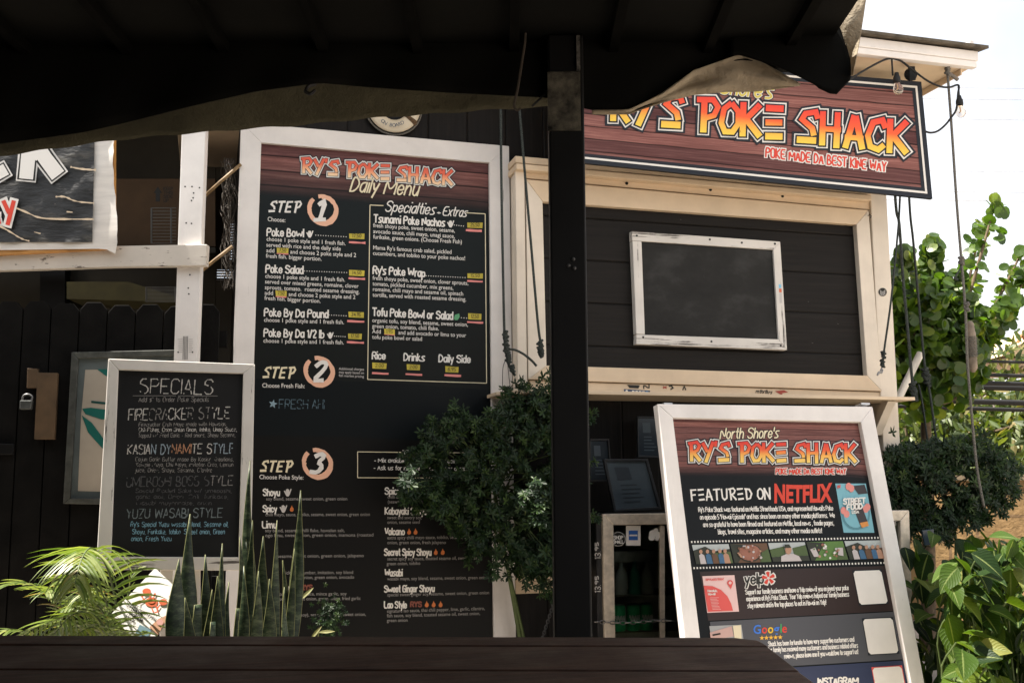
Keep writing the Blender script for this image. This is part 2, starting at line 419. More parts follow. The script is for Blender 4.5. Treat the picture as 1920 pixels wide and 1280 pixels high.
class Ink:
    """flat lettering laid on a plane; every point is given where it sits on that plane"""
    def __init__(s, plane, off, mats): s.pl, s.off, s.mb, s.mats, s.k = plane, off, MB(), mats, 0
    def h(s, x, y, layer=0, i=0):
        return s.pl.hit(x, y, s.off+layer*.0014+s.k*.00003+i*.000012)
    def strip(s, pts, wd, mi, layer=0, uvf=None, cap=0.0, rough=0):
        s.k = (s.k+1) % 30
        if len(pts) < 2: return
        if cap:
            (ax, ay), (bx, by) = pts[0], pts[1]; l = math.hypot(ax-bx, ay-by) or 1; a0 = (ax+(ax-bx)/l*cap, ay+(ay-by)/l*cap)
            (cx, cy), (dx, dy) = pts[-1], pts[-2]; l = math.hypot(cx-dx, cy-dy) or 1; a1 = (cx+(cx-dx)/l*cap, cy+(cy-dy)/l*cap)
            pts = [a0]+list(pts[1:-1])+[a1]
        L, Rr = [], []
        for i, (x, y) in enumerate(pts):
            x0, y0 = pts[max(i-1, 0)]; x1, y1 = pts[min(i+1, len(pts)-1)]
            n0 = (0, 0)
            if 0 < i < len(pts)-1:
                ax, ay = x-x0, y-y0; bx, by = x1-x, y1-y; la = math.hypot(ax, ay) or 1; lb = math.hypot(bx, by) or 1
                tx, ty = ax/la+bx/lb, ay/la+by/lb; lt = math.hypot(tx, ty)
                if lt < .3: tx, ty, lt = ax/la, ay/la, 1
                tx, ty = tx/lt, ty/lt
                k = min(1.5, 1/max(.4, abs(tx*ax/la+ty*ay/la)))
            else:
                tx, ty = x1-x0, y1-y0; lt = math.hypot(tx, ty) or 1; tx, ty = tx/lt, ty/lt; k = 1
            hw = wd/2*k*(1+R_(-rough, rough))
            L.append((x-ty*hw, y+tx*hw)); Rr.append((x+ty*hw, y-tx*hw))
        a = [s.mb.vert(s.h(*p, layer, i), uvf(*p) if uvf else None) for i, p in enumerate(L)]
        b = [s.mb.vert(s.h(*p, layer, i), uvf(*p) if uvf else None) for i, p in enumerate(Rr)]
        for i in range(len(a)-1): s.mb.face((a[i], a[i+1], b[i+1], b[i]), mi)
    def poly(s, pts, mi=0, layer=0, uvs=None):
        s.k = (s.k+1) % 30
        s.mb.poly([s.h(x, y, layer) for x, y in pts], mi, uvs)
    def disc(s, x, y, r, mi=0, layer=0, ry=None, n=18):
        s.poly([(x+r*c_(k*2*math.pi/n), y+(ry or r)*s_(k*2*math.pi/n)) for k in range(n)], mi, layer)
    def layout(s, text, font, space=2.6, gap=1.3):
        x = 0; out = []
        for ch in text:
            if ch == ' ': x += space; continue
            g = font.get(ch) or font.get(ch.upper()) or GL.get(ch)
            if not g: continue
            st = [q for q in g]; pts = [p for q in st for p in (q[0] if isinstance(q, tuple) else q)]
            mn = min(p[0] for p in pts); mxx = max(p[0] for p in pts)
            out.append((x-mn, st)); x += mxx-mn+gap
        return out, x-gap
    def text(s, text, x0, y0, x1, y1, h, mi=0, w=1.0, slant=0, jit=0, broken=0, layer=0, smooth=1, gap=1.3, space=2.6, mis=None, rough=0):
        lay, T = s.layout(text, GL, space, gap)
        if x1 is None: x1 = x0+T*h/6*.85; y1 = y0+(y1 or 0)*(x1-x0)
        dx, dy = (x1-x0)/T, (y1-y0)/T; u = h/6
        for n, (ox, st) in enumerate(lay):
            jy = R_(-jit, jit)*h; m_ = mis[min(len(mis)-1, int(n*len(mis)/len(lay)))] if mis else mi
            for q in st:
                if len(q) == 2 and q[0] == q[1]: q = [(q[0][0]-.25, q[0][1]), (q[0][0]+.25, q[0][1])]
                q = chaikin(q, smooth) if smooth else q
                p = []
                for gx, gy in q:
                    v = (gy-2)*u; X = (ox+gx); p.append((x0+dx*X+slant*v+R_(-jit, jit)*u, y0+dy*X-v-jy+R_(-jit, jit)*u))
                if broken:
                    seg = []
                    for i in range(len(p)-1):
                        nn = max(1, int(math.hypot(p[i+1][0]-p[i][0], p[i+1][1]-p[i][1])/2.2))
                        for k in range(nn): seg.append((p[i][0]+(p[i+1][0]-p[i][0])*k/nn, p[i][1]+(p[i+1][1]-p[i][1])*k/nn))
                    seg.append(p[-1]); run = []
                    for z in seg:
                        if random.random() < broken: s.strip(run, w, m_, layer, rough=.5); run = []
                        else: run.append(z)
                    s.strip(run, w, m_, layer, rough=.5)
                else: s.strip(p, w, m_, layer, cap=w*.35, rough=rough)
    def logo(s, text, x0, y0, x1, y1, h, layers, slant=.06, gap=.75, space=2.0, drop=0):
        # layers: (material, extra width in grid units); drawn back to front
        lay, T = s.layout(text, LOGO, space, gap); dx, dy = (x1-x0)/T, (y1-y0)/T; u = h/6
        for li, (mi, ex) in enumerate(layers):
            s.k = 0
            for ox, st in lay:
                for q, wd in st:
                    p = [(x0+dx*(ox+gx)+slant*(gy-2)*u, y0+dy*(ox+gx)-(gy-2)*u) for gx, gy in q]
                    s.strip(p, (wd+ex)*(u*.5+dx*.5)*1.04, mi, li,
                            uvf=lambda X, Y: ((X-x0)/(x1-x0), ((y0+dy*(X-x0)/dx)-Y)/h), cap=(ex*.5)*u, rough=.05)
    def build(s, name, parent): return s.mb.build(name, s.mats, parent)
FT = {}
def bfont(body, bold=0):
    key = (body, bold)
    if key in FT: return FT[key]
    cu = bpy.data.curves.new('text', 'FONT'); cu.body = body; cu.size = 1; cu.resolution_u = 3; cu.offset = bold+.006; cu.fill_mode = 'FRONT'
    o = bpy.data.objects.new('text', cu); col.objects.link(o)
    me = bpy.data.meshes.new_from_object(o.evaluated_get(bpy.context.evaluated_depsgraph_get()))
    r = ([(v.co.x, v.co.y) for v in me.vertices], [tuple(p.vertices) for p in me.polygons])
    bpy.data.objects.remove(o); bpy.data.curves.remove(cu); bpy.data.meshes.remove(me)
    FT[key] = r; return r
CAP = max(y for x, y in bfont('H')[0])
def sans(ink, body, x0, y0, x1, y1, h, mi=0, bold=0, layer=0, arch=0):
    vs, fs = bfont(body, bold); mxx = max(x for x, y in vs); ink.k = (ink.k+1) % 30
    if x1 is None: x1 = x0+mxx*h/CAP; y1 = y0
    def mp(x, y):
        t = x/mxx; return ink.h(x0+t*(x1-x0), y0+t*(y1-y0)-y/CAP*h*(1+arch*(2*t-1)**2), layer)
    ids = [ink.mb.vert(mp(x, y)) for x, y in vs]
    for f in fs: ink.mb.face([ids[i] for i in f][::-1], mi)
Ink.sans = sans
def dots(ink, x0, y0, x1, y1, n, r, mi):
    for i in range(n):
        t = i/(n-1); ink.disc(x0+(x1-x0)*t, y0+(y1-y0)*t, r, mi, 0, None, 6)
def shaka(ink, x, y, s, mi):
    ink.poly([(x+a*s, y+b*s) for a, b in ((-.5, -.2), (-.3, -.25), (-.25, 0), (-.18, -.45), (-.05, -.4), (-.02, -.5), (.1, -.45), (.14, -.38), (.22, -.35), (.24, -.05), (.42, -.5), (.55, -.42), (.3, .3), (.12, .55), (-.15, .5))], mi)
def flame(ink, x, y, s, mi):
    ink.poly([(x+a*s, y+b*s) for a, b in ((0, -.6), (.12, -.25), (.3, -.1), (.33, .25), (.15, .5), (-.15, .5), (-.33, .25), (-.25, -.05), (-.12, -.2))], mi)

# ------------------------------------------------------------------ ground
def sheet(name, pts, z, mt):
    b = MB(); b.poly([(x, y, z) for x, y in pts]); return tag(b.build(name, mt), kind='structure')
g = MB(); g.poly([(-400, -400, 0), (400, -400, 0), (400, 900, 0), (-400, 900, 0)])
tag(g.build('ground', dull('warm sandy ground', (.36, .315, .27), .9, 0, .25, 1.2, .1, .3)), kind='structure')
cam_xy = lambda a, b: tuple((R0*a+FH*b)[:2])
sheet('added_dark_floor', [cam_xy(-5, -4), cam_xy(1.9, -4), cam_xy(1.9, 3.3), cam_xy(-5, 3.3)], .004, dull('dark low-bounce floor', (.05, .045, .04), .8, 0, .4, 3))  # dark floor added under the roof to cut bounced light

# ------------------------------------------------------------------ the shack
shack = thing('food_shack', 'dark board shack with cream trim and an overhanging roof', 'building', (2.4, D, 0))
b = MB(); b.box((.115, D, 0), (3.42, D+.12, 3.21)); b.box((.115, D+.121, 0), (.2, D+2.8, 3.2)); b.box((3.30, D+.121, 0), (3.42, D+2.8, 3.2)); b.box((.115, D+2.8, 0), (3.42, D+2.92, 3.2))
b.build('wall', M['wall'], shack)
# corner board at the right end of the wall, from ground to eave
P17 = W(.17)
XL, XR = P17.hit(1641.5, 550).x+.002, P17.hit(1673, 550).x
b = MB(); b.box((XL, D-.168, 0), (XR, D-.001, 3.212)); b.build('corner_trim', M['cream_z'], shack, .004)
# eave: fascia, soffit, shingles
ye = D-.55
Pe = W(.55)
zf = Pe.hit(1700, 110).z
xe = Pe.hit(1836, 128).x
zt = Pe.hit(1700, 80).z
roof = MB()
roof.prism([(-.3, ye-.04, zt+.004), (xe+.035, ye-.04, zt+.004), (xe+.035, D+3.2, zt+.5), (-.3, D+3.2, zt+.5)], (0, 0, .016))
ro = roof.build('roof', dull('weathered shingles', (.10, .085, .065), .9, 0, .5, 14, .1, .6), shack)
b = MB(); b.box((-.25, ye, zf+.035), (xe, ye+.025, zt)); b.box((-.25, ye+.006, zf), (xe-.006, ye+.045, zf+.034)); b.box((xe-.025, ye+.026, zf+.035), (xe, D+3, zf+.16))
b.build('fascia', M['white_x'], ro, .003)
b = MB(); b.box((-.25, ye+.046, zf+.004), (xe-.026, D+2.9, zf+.02))
for k in range(5): b.box((xe-.026-.66*k-.05, ye+.05, zf-.03), (xe-.066-.66*k+.0, D-.0, zf+.0035))
b.build('soffit', M['cream_bounce_x'], ro, .003)
# upper header wall between soffit and sign
# serving hatch: box frame, header, shutter, shelf
ha = thing('serving_hatch', 'closed dark serving hatch in a wide cream frame with a shelf below', 'hatch', P17.hit(1300, 733))
b = MB()
outer = [(986, 336), (1628.6, 394), (1654, 733), (991, 711)]; inner = [(1017.5, 378), (1606, 421), (1626, 704), (1025, 685)]
frame4('frame_rail', M['cream_bounce_x'], M['cream_z'], ha, outer, inner, P17, 0, -.06)
b = MB(); b.slab([(1010, 372), (1615, 415), (1632, 708), (1018, 690)], P17, -.035, -.16); b.build('shutter', M['shutter'], ha)
b = MB(); b.slab([(966, 294), (985, 294), (990, 735), (971, 735)], W(.168), -.03, -.166)
b.slab([(966, 300), (983, 304), (989, 727), (971, 731)], P17, -.005, -.029)
b.build('side_jamb', M['cream_z'], ha, .003)
# header: screw plank, ledge moulding and cap above the frame
b = MB()
b.slab([(986, 318), (1632, 374), (1632, 393), (986, 334)], P17, -.015, -.16); 
b.build('header', M['cream_bounce_x'], ha, .003)
b = MB()
b.slab([(968, 306), (1634, 366), (1634, 376), (968, 317)], P17, .035, -.166)
b.slab([(966, 292), (1634, 352), (1634, 365), (966, 305)], P17, .018, -.166)
b.build('ledge', M['cream_bounce_x'], ha, .004)
# base strip and shelf
b = MB(); b.slab([(993, 713), (1655, 735), (1656, 747), (994, 731)], P17, -.012, -.16); b.build('base_strip', M['cream_bounce_x'], ha, .003)
Psh = W(.36)
zb, ztp = Psh.hit(1300, 742.5).z, Psh.hit(1300, 736).z
xl, xr = Psh.hit(962, 741).x, Psh.hit(1716, 748).x
b = MB(); b.prism([(xl+.06, D-.36, ztp), (xr, D-.36, ztp), (xr, D-.17, ztp), (xr-.1, D-.005, ztp), (xl-.04, D-.005, ztp), (xl-.04, D-.2, ztp)], (0, 0, zb-ztp))
b.build('shelf', M['cream_bounce_x'], ha, .002)
b = MB(); X = xr-.12
b.prism([(X, D-.30, zb-.002), (X, D-.16, zb-.17), (X, D-.13, zb-.16), (X, D-.24, zb-.002)], (.05, 0, 0)); b.build('shelf_bracket', M['cream_z'], ha, .002)
# screws
for x, y in ((1175, 341), (1332, 353), (1467, 365), (1607, 373)):
    b = MB(); b.lathe(P17.hit(x, y+3, -.015), (0, -1, 0), [(0, .008), (.004, .008), (.006, .004)], 8); b.build('screw', M['black'], ha)
# stickers and drawings on the trim
SK = [M['blackink'], M['inkmid'], flat('sticker navy', (.03, .06, .12)), flat('sticker red', (.35, .06, .04)), flat('sticker bright blue', (.06, .3, .6)), M['ink']]
b = Ink(W(.165), .0015, SK)
b.disc(1655, 547.5, 10, 0); b.disc(1655, 547.5, 8.6, 1, 1); b.disc(1655, 547.5, 7.9, 0, 2)
for i in range(4): b.strip(chaikin([(1650, 544+i*2.2), (1653, 547+i*2.2), (1657, 547+i*2), (1660, 543+i*2.4)]), .8, 1, 3)
b.build('round_sticker', ha)
b = Ink(W(.165), .0015, SK)
for i in range(7): b.strip([(1650+i*2, 599), (1651.5+i*2, 589-5*s_(i*.7+.4)), (1653+i*2, 597)], .8, 0)
b.strip([(1649, 600), (1668, 604)], 1.2, 0); b.text('THE BREWERY', 1650, 608, 1666, 610, 3, 0, .7); b.strip([(1648, 578), (1649, 598)], .8, 0); b.build('stamp', ha)
b = Ink(W(.165), .0015, SK)
for i in range(9): b.strip([(1661+R_(0, 6), 682+i*3), (1667+R_(0, 3), 684+i*3)], .6, 1)
b.build('stamp', ha)
b = Ink(W(.158), .0015, SK)
b.poly([(1170, 729), (1219, 732), (1219, 738.5), (1170, 735.5)], 2); b.disc(1175, 732.6, 2.2, 5, 1)
for i in range(5): b.poly([(1185+i*6.4, 731.8+i*.35), (1189.6+i*6.4, 732+i*.35), (1189.6+i*6.4, 736+i*.35), (1185+i*6.4, 735.8+i*.35)], 4 if i == 4 else 5, 1)
b.build('payment_sticker', ha)
b = Ink(W(.158), .0015, SK)
b.poly([(1176, 721), (1200, 722), (1197, 728), (1180, 727)], 0); b.build('sticker', ha); b = Ink(W(.158), .0015, SK); b.text('N', 1207, 728, 1217, 728.4, 7, 0, 2.2)
b.build('sticker', ha); b = Ink(W(.158), .0015, SK); b.strip([(1243, 724), (1250, 728)], 2, 3); b.strip([(1243, 728), (1250, 724)], 2, 3); b.build('sticker', ha); b = Ink(W(.158), .0015, SK); b.strip([(1254, 724), (1259, 723), (1262, 727), (1257, 730)], 2.4, 0)
b.build('sticker', ha); b = Ink(W(.158), .0015, SK); b.strip([(1280, 731), (1283, 724), (1286, 731)], 2.6, 0)
b.build('sticker', ha); b = Ink(W(.158), .0015, SK); b.text('mthrfkrs', 1417, 736, 1447, 738, 6, 0, 1.2, .3)
b.build('sticker', ha); b = Ink(W(.158), .0015, SK); b.poly([(1453, 733), (1470, 731), (1478, 735), (1466, 737), (1468, 740), (1464, 740), (1460, 737)], 3)
b.build('sticker', ha)
b = MB(); b.tube([P17.hit(1627, 405, .012), P17.hit(1631, 402, .02), P17.hit(1634, 405, .014), P17.hit(1632, 409, .006)], .0022); b.build('hook', M['black'], ha)
b = MB(); b.slab([(966, 1074), (1046, 1077), (1046, 1110), (967, 1113)], W(.05), 0, -.046); b.build('lower_rail', M['cream_bounce_x'], shack, .003)

# framed blank chalkboard screwed onto the hatch
cb = thing('small_chalkboard', 'blank wiped chalkboard in a worn white frame on the hatch', 'chalkboard', W(.20).hit(1335, 650))
pl = W(.175); b = MB()
o4 = [(1185, 433), (1463, 453), (1476, 656), (1193, 645)]; i4 = [(1203, 451), (1450, 468), (1460, 636), (1209.5, 628)]
for q, k in (([o4[0], o4[1], (1450, 468), (1185.5, 451)], 'worn_x'), ([o4[3], o4[2], i4[2], (1193.5, 627)], 'worn_x'), ([(1186, 451.6), (1203, 452.4), (1209.4, 626.6), (1193.3, 626)], 'worn_z'), ([o4[1], o4[2], i4[2], i4[1]], 'worn_z')):
    b = MB(); b.slab(q, pl, .0006*(k == 'worn_z'), -.04); b.build('frame_rail', M[k], cb, .002)
b = MB(); b.slab([(1200, 448), (1453, 465), (1463, 640), (1206, 631)], pl, -.012, -.042); b.build('chalk_surface', M['wiped'], cb)
ink = Ink(pl, .0012, [M['blackink'], flat('sticker sky', (.2, .5, .7)), flat('sticker coral', (.6, .15, .08)), M['inkmid'], M['inkdim']])
SC_ = ink.mats
for x, y in ((1194, 442), (1331, 449), (1391, 455), (1453, 457), (1206, 632), (1464, 648), (1334, 640)): ink = Ink(pl, .0012, SC_); ink.disc(x, y, 2, 0); ink.build('screw_head', cb)
ink = Ink(pl, .0012, SC_)
ink.poly([(1460, 533), (1464.5, 533), (1465, 540), (1460.5, 540)], 1); ink.build('sticker', cb); ink = Ink(pl, .0012, SC_); ink.poly([(1460.7, 541), (1465.4, 541), (1465.8, 548), (1461, 548)], 2); ink.build('sticker', cb); ink = Ink(pl, .0012, SC_); ink.poly([(1461.4, 549), (1466, 549), (1466.8, 568), (1462, 568)], 3)
ink.build('sticker', cb)

# ------------------------------------------------------------------ menu board
mb_ = thing('menu_board', 'tall black daily menu board in a wide white frame on the dark wall', 'menu board', (.75, D, .28))
pl = W(.035)
outer = [(452, 229.6), (954.5, 274), (969, 1297), (417, 1297)]; inner = [(490, 267.5), (917.5, 305), (927, 1262), (457, 1262)]
frame4('frame_rail', M['white_x'], M['white_z'], mb_, outer, inner, pl, .02, -.033, .002)
tl, tr, br, bl = pl.hit(486, 263), pl.hit(921, 301), pl.hit(930, 1268), pl.hit(452, 1268)
b = MB()
ids = [b.vert(tl, (0, 1)), b.vert(tr, (1, 1)), b.vert(br, (1, 0)), b.vert(bl, (0, 0))]; b.face(ids[::-1])
b.prism([tl+Vector((0, .001, 0)), tr+Vector((0, .001, 0)), br+Vector((0, .001, 0)), bl+Vector((0, .001, 0))], (0, .03, 0), 1)
vb = lambda y: 1-(y-265)/(1268-265)
pan = b.build('menu_panel', [printed('menu print', 34, vb(372), vb(300), (.02, .024, .026), .33, (3, 140), [(0, (.0065, .0065, .0062)), (vb(836), (.0045, .0068, .008)), (vb(729), (.0085, .0105, .0102)), (vb(600), (.0095, .0135, .0145))]), M['black']], mb_)
MK = [M['ink'], M['cream'], M['peach'], M['inkdim'], M['greenink'], M['flame'], M['blackink'], M['inkmid'], M['redink'], flat('chalk blue', (.10, .16, .20)), flat('star blue', (.22, .32, .38))]
lg = Ink(pl, .0015, [logomat('menu logo fill', [(0, (.80, .62, .40)), (.35, (.85, .42, .22)), (.7, (.72, .13, .06)), (1, (.68, .10, .05))], False), M['ink'], M['navy']])
lg.logo("RY'S POKE SHACK", 563, 325, 848, 349, 29, [(2, 1.7), (1, 1.1), (2, .35), (0, 0)])
lg.build('logo', pan)
ink = Ink(pl, .0015, MK); ink.off = .0075
ink.text('Daily Menu', 656, 358.5, 782, 367, 26, 1, 3, .3, smooth=2, rough=.15)
ink.off = .0015
ink.text('Specialties', 722, 396, 814, 402.5, 19, 0, 2.2, .32, smooth=2); ink.text('+', 820, 402, 826, 402.4, 9, 0, 1.6)
ink.text('Extras', 829.5, 403.6, 874, 406.5, 16, 0, 2, .3, smooth=2)
ink.build('script_heading', pan)
def box_line(ink, pts, w, mi):
    for i in range(len(pts)-1): ink.strip([pts[i], pts[i+1]], w, mi)
ink = Ink(pl, .0015, MK)
box_line(ink, [(719, 385.6), (693.7, 384.5), (689.3, 711), (912.4, 718), (909.7, 401), (874, 399)], 1.5, 1)
box_line(ink, [(752, 847.5), (670.5, 846.5), (670.5, 895), (905, 896), (904, 848.5), (790, 847.7)], 1.4, 1)
ink.build('border_line', pan)
for k, (cx, cy, dig, sx, sy) in enumerate(((605.5, 394, '1', 503, 398), (598.6, 696.7, '2', 492, 708.5), (595.3, 869, '3', 487, 884))):
    ink = Ink(pl, .0015, MK)
    for q in range(4):                       # brushed circle: overlapping arcs with a rough edge
        a0 = -1.9+q*.25; pts = []
        for i in range(30):
            a = a0+i/29*(5.9-q*.5); rr = 25.5-q*.9+1.5*s_(a*2+q); pts.append((cx+rr*c_(a), cy+rr*s_(a)*1.02))
        ink.strip(pts, 7.5-q*1.2, 2, 0, rough=.18)
    ink.build('step_ring', pan)
    ink = Ink(pl, .0032, MK)
    D3 = {'1': [[(-.2, 6.6), (1.6, 8.2), (1.3, 2.2)], [(-.5, 2), (3, 2.2)]], '2': [[(0, 6.6), (1.4, 8), (3.2, 7.6), (3, 5.8), (.2, 2.3), (3.4, 2.4)]], '3': [[(.2, 7.2), (1.8, 8.1), (3.2, 7.2), (1.6, 5.4), (3.3, 4.2), (2.2, 2.3), (-.2, 2.6)]]}[dig]
    for st in D3: ink.strip([(cx-9+gx*6+(gy-5)*1.6, cy-(gy-5)*6.2) for gx, gy in chaikin(st, 1)], 8, 0, rough=.15, cap=1)
    ink.build('step_number', pan)
    ink = Ink(pl, .0015, MK)
    T = {'S': LOGO['S'], 'T': LOGO['T'], 'E': [([(.6, 8), (.5, 2)], 1.1), ([(.2, 7.6), (3.8, 7.8)], 1), ([(.5, 5), (3.2, 5.2)], 1), ([(.3, 2.4), (3.7, 2.5)], 1)], 'P': LOGO['P']}
    lay, TT = ink.layout('STEP', T, 2, .9); h = 21; dx = 58/TT
    for ox, st in lay:
        for q, wd in st: ink.strip([(sx+dx*(ox+gx)+.8*(gy-2), sy+dx*(ox+gx)*.02-(gy-2)*h/6) for gx, gy in q], wd*3.4, 0 if k == 0 else 1, rough=.12)
    ink.build('step_word', pan)
def tagbox(x, y, w, h, s, par, slope=.04):
    ink = Ink(pl, .002, [M['yellow'], M['blackink']]); a, c = w/2, h/2
    ink.poly([(x-a, y-c-a*slope+R_(-1, 1)), (x+a, y-c+a*slope), (x+a-R_(0, 1), y+c+a*slope), (x-a+R_(0, 1), y+c-a*slope)], 0)
    ink.k = 0; ink.text(s, x-a*.6, y+c*.45, x+a*.55, y+c*.5, h*.62, 1, .8, .1, .02, layer=1)
    ink.build('price_tag', par)
def smear(ink, x, y, w, h=4): ink.strip([(x-w/2, y-1), (x-w/4, y-.6), (x+w/4, y+.3), (x+w/2, y+.4)], h, 11, rough=.35)
ink = Ink(pl, .0015, MK+[M['pinkink'], flat('dim red print', (.20, .06, .04))])
def head(s, x0, y0, x1, y1, h=14, mi=0): ink.text(s, x0+1, y0, x1, y1, h, mi, h*.19, .02, .01, gap=1.25, rough=.12)
def body(s, x0, y0, x1, y1, h=7.6, mi=0): ink.sans(s, x0, y0, x1, y1, h, mi)
body('Choose:', 501.5, 414.5, 535, 416.7, 8)
head('Poke Bowl', 499.6, 442, 569, 444); shaka(ink, 580.5, 438.6, 13, 0); dots(ink, 592, 441, 649, 444, 13, 1, 0)
body('choose 1 poke style and 1 fresh fish.', 499.6, 451.5, 648, 460); body('served with rice and the daily side', 499, 462.4, 639, 470); body('add', 499, 473, 514.4, 473.6); body('and choose 2 poke style and 2', 544, 475.5, 667.7, 482); body('fresh fish. bigger portion.', 498.5, 483, 603, 489)
head('Poke Salad', 497.4, 510.8, 568, 513); dots(ink, 571, 508, 650, 511, 18, 1, 0)
body('choose 1 poke style and 1 fresh fish.', 497, 521, 647, 528); body('served over mixed greens, romaine, clover', 496.6, 531.3, 672.4, 540); body('sprouts, tomato.  roasted sesame dressing.', 496.3, 542, 673.8, 550.6); body('add', 496, 552.5, 512, 553); body('and choose 2 poke style and 2', 541, 555, 666.4, 560.5); body('fresh fish. bigger portion.', 495.8, 562, 601, 568)
head('Poke By Da Pound', 494.7, 592.3, 615, 595.5); dots(ink, 617, 590.4, 649, 592, 8, 1, 0); body('choose 1 poke style and 1 fresh fish.', 494.7, 603, 645, 607.6)
head('Poke By Da 1/2 lb', 493.9, 630.5, 607, 633.3); shaka(ink, 619, 628.3, 12, 0); dots(ink, 627, 630, 647, 631, 6, 1, 0); body('choose 1 poke style and 1 fresh fish.', 493.6, 642, 644.5, 645.4)
body('Choose Fresh Fish:', 491.4, 726, 571.2, 727.3, 8); body('Choose Poke Style:', 486, 897.4, 569, 898.6, 8)
for i, s in enumerate(('Additional charges', 'may apply based on', 'fish market pricing')): body(s, 635.3, 693+i*6.4, 682.3, 694.4+i*6.7, 4.6, 7)
ink.text('TIPS:', 755, 853, 786, 853.4, 9, 0, 1.8, .05); ink.text('- Mix avaiable fish if you cant decide on one', 702, 866, 893, 868, 7.6, 0, 1.3, .03); ink.text('- Ask us for recommendations or a sample', 701, 880, 890, 882, 7.6, 0, 1.3, .03)
head('Tsunami Poke Nachos', 700.3, 416.5, 833.7, 424.5); shaka(ink, 844.6, 419.5, 13, 0); dots(ink, 852, 422, 869, 424, 5, 1, 0)
for s, x0, y0, x1, y1 in (('fresh shoyu poke, sweet onion, sesame,', 699.7, 426, 852.8, 436), ('avocado sauce, chili mayo, unagi sauce,', 699.7, 437, 852.8, 446.4), ('furikake, green onions. (Choose Fresh Fish)', 699.7, 447.4, 866, 457), ("Mama Ry's famous crab salad, pickled", 699, 467.6, 846.5, 476), ('cucumbers, and tobiko to your poke nachos!', 699, 478, 872, 488),
    ('fresh shoyu poke, sweet onion, clover sprouts,', 698.6, 524.6, 878, 534.4), ('tomato, pickled cucumber, mix greens,', 698.6, 535.2, 850, 543.4), ('romaine, chili mayo and sesame oil, spinach', 698.6, 545.4, 868.4, 554.2), ('tortilla, served with roasted sesame dressing.', 698.6, 556, 874, 564.6),
    ('organic tofu, soy blend, sesame, sweet onion,', 697.8, 603.8, 877.4, 612), ('green onion, tomato, chili flake.', 697.8, 614.4, 822.8, 619.4), ('Add', 697.8, 624.6, 714, 625.2), ('and add avocado or limu to your', 746.8, 626.6, 874, 632), ('tofu poke bowl or salad', 697.8, 635, 791.3, 638.8)): body(s, x0, y0, x1, y1)
head("Ry's Poke Wrap", 698.6, 513, 796.2, 519); dots(ink, 799, 517, 872, 520.4, 17, 1, 0)
head('Tofu Poke Bowl or Salad', 697.8, 591.4, 848.7, 599); ink.poly([(851, 597), (853, 590), (861, 587.5), (862, 594), (858, 600), (853, 600)], 4); dots(ink, 865, 595.5, 875, 596.4, 3, 1, 0)
head('Rice', 697, 672.6, 722, 673, 13); head('Drinks', 756.3, 675.4, 796, 676.5, 13); head('Daily Side', 822, 678, 881.5, 679.8, 13)
# poke styles
def hs(s, x0, y0, x1, y1): head(s, x0, y0, x1, y1, 12, 0)
def bs(s, x0, y0, x1, y1): body(s, x0, y0, x1, y1, 6.2, 3)
hs('Shoyu', 492.6, 928.4, 524, 929); shaka(ink, 539, 922.6, 14, 7); bs('soy blend, sesame, sweet onion, green onion', 498.8, 937.6, 651, 937.4)
hs('Spicy', 492.3, 958.8, 518.5, 959.4); shaka(ink, 531, 953, 14, 7); flame(ink, 547, 953, 11, 5); bs('chilli mayo, sauce, tobiko, sesame, sweet onion, green onion', 497.5, 967, 693.5, 966.5)
hs('Limu', 491, 989, 518, 989.4); bs('soy blend, sesame, chilli flake, hawaiian salt,', 497, 997, 646, 996.6); bs('ogo limu, sweet onion, green onion, inamona (roasted', 497, 1006, 700, 1005)
bs('sesame, sweet onion, green onion, jalapeno', 520, 1045, 682, 1043.7); bs('pickled cucumber, imitation, soy blend', 531, 1076, 662, 1075); bs('sweet onion, green onion, avocado', 543, 1085, 664, 1084)
hs('re', 541, 1107, 548, 1107); shaka(ink, 560.5, 1101, 14, 7); bs('roasted garlic sauce, mince garlic, soy', 520, 1116, 650, 1115); bs('sesame, sweet onion, green onion, fried garlic', 524, 1125, 676, 1123.8)
flame(ink, 552.6, 1144, 9, 5); bs('(citrus soy), sesame, jalapeno, sweet onion,', 540, 1155, 686, 1153.6); bs('tobiko', 541, 1166, 561, 1166)
hs('Spicy Hawaiian', 721, 926, 805, 926.5); bs('chilli mayo, sesame', 726.4, 934, 785, 934); bs('(seaweed), chili flake', 726.7, 943, 792, 943)
hs('Kabayaki Shoyu', 721, 963.3, 800, 964); bs('sweet and savory soy,', 726, 972.6, 791, 972.6); bs('onion, sesame seed', 726, 981.4, 787, 981)
hs('Volcano', 721, 1001.7, 758, 1002); bs('extra spicy chilli mayo sauce, tobiko, sesame, sweet', 726, 1010.4, 889, 1009); bs('onion, green onion, fresh jalapeno', 726, 1019.4, 836, 1019)
hs('Secret Spicy Shoyu', 720, 1040.5, 808, 1040.5); bs('secret spicy soy sauce, toasted sesame oil, sweet onion,', 726, 1050, 898, 1048); bs('green onion, tobiko', 725, 1059, 788, 1058)
hs('Wasabi', 721, 1079, 754, 1079); bs('wasabi mayo, soy blend, sesame, sweet onion, green onion', 726, 1087.4, 916, 1084.6)
hs('Sweet Ginger Shoyu', 720, 1109.4, 814, 1108.4); bs('special sweet ginger soy, sesame, sweet onion, green onion', 726, 1117.4, 917, 1113)
hs('Lao Style', 719.6, 1139, 762, 1139); bs('signature lao sauce, thai chili pepper, lime, garlic, cilantro,', 725.4, 1148, 909, 1142.6); bs('fish sauce, soy blend, toasted sesame oil, sweet onion,', 725.4, 1156.6, 900, 1152); bs('green onion', 725.4, 1165.4, 764, 1164.6)
for x, y in ((767, 996), (779, 996), (817, 1034), (830, 1034), (800, 1132), (813, 1132), (826, 1132)): flame(ink, x, y, 11, 5)
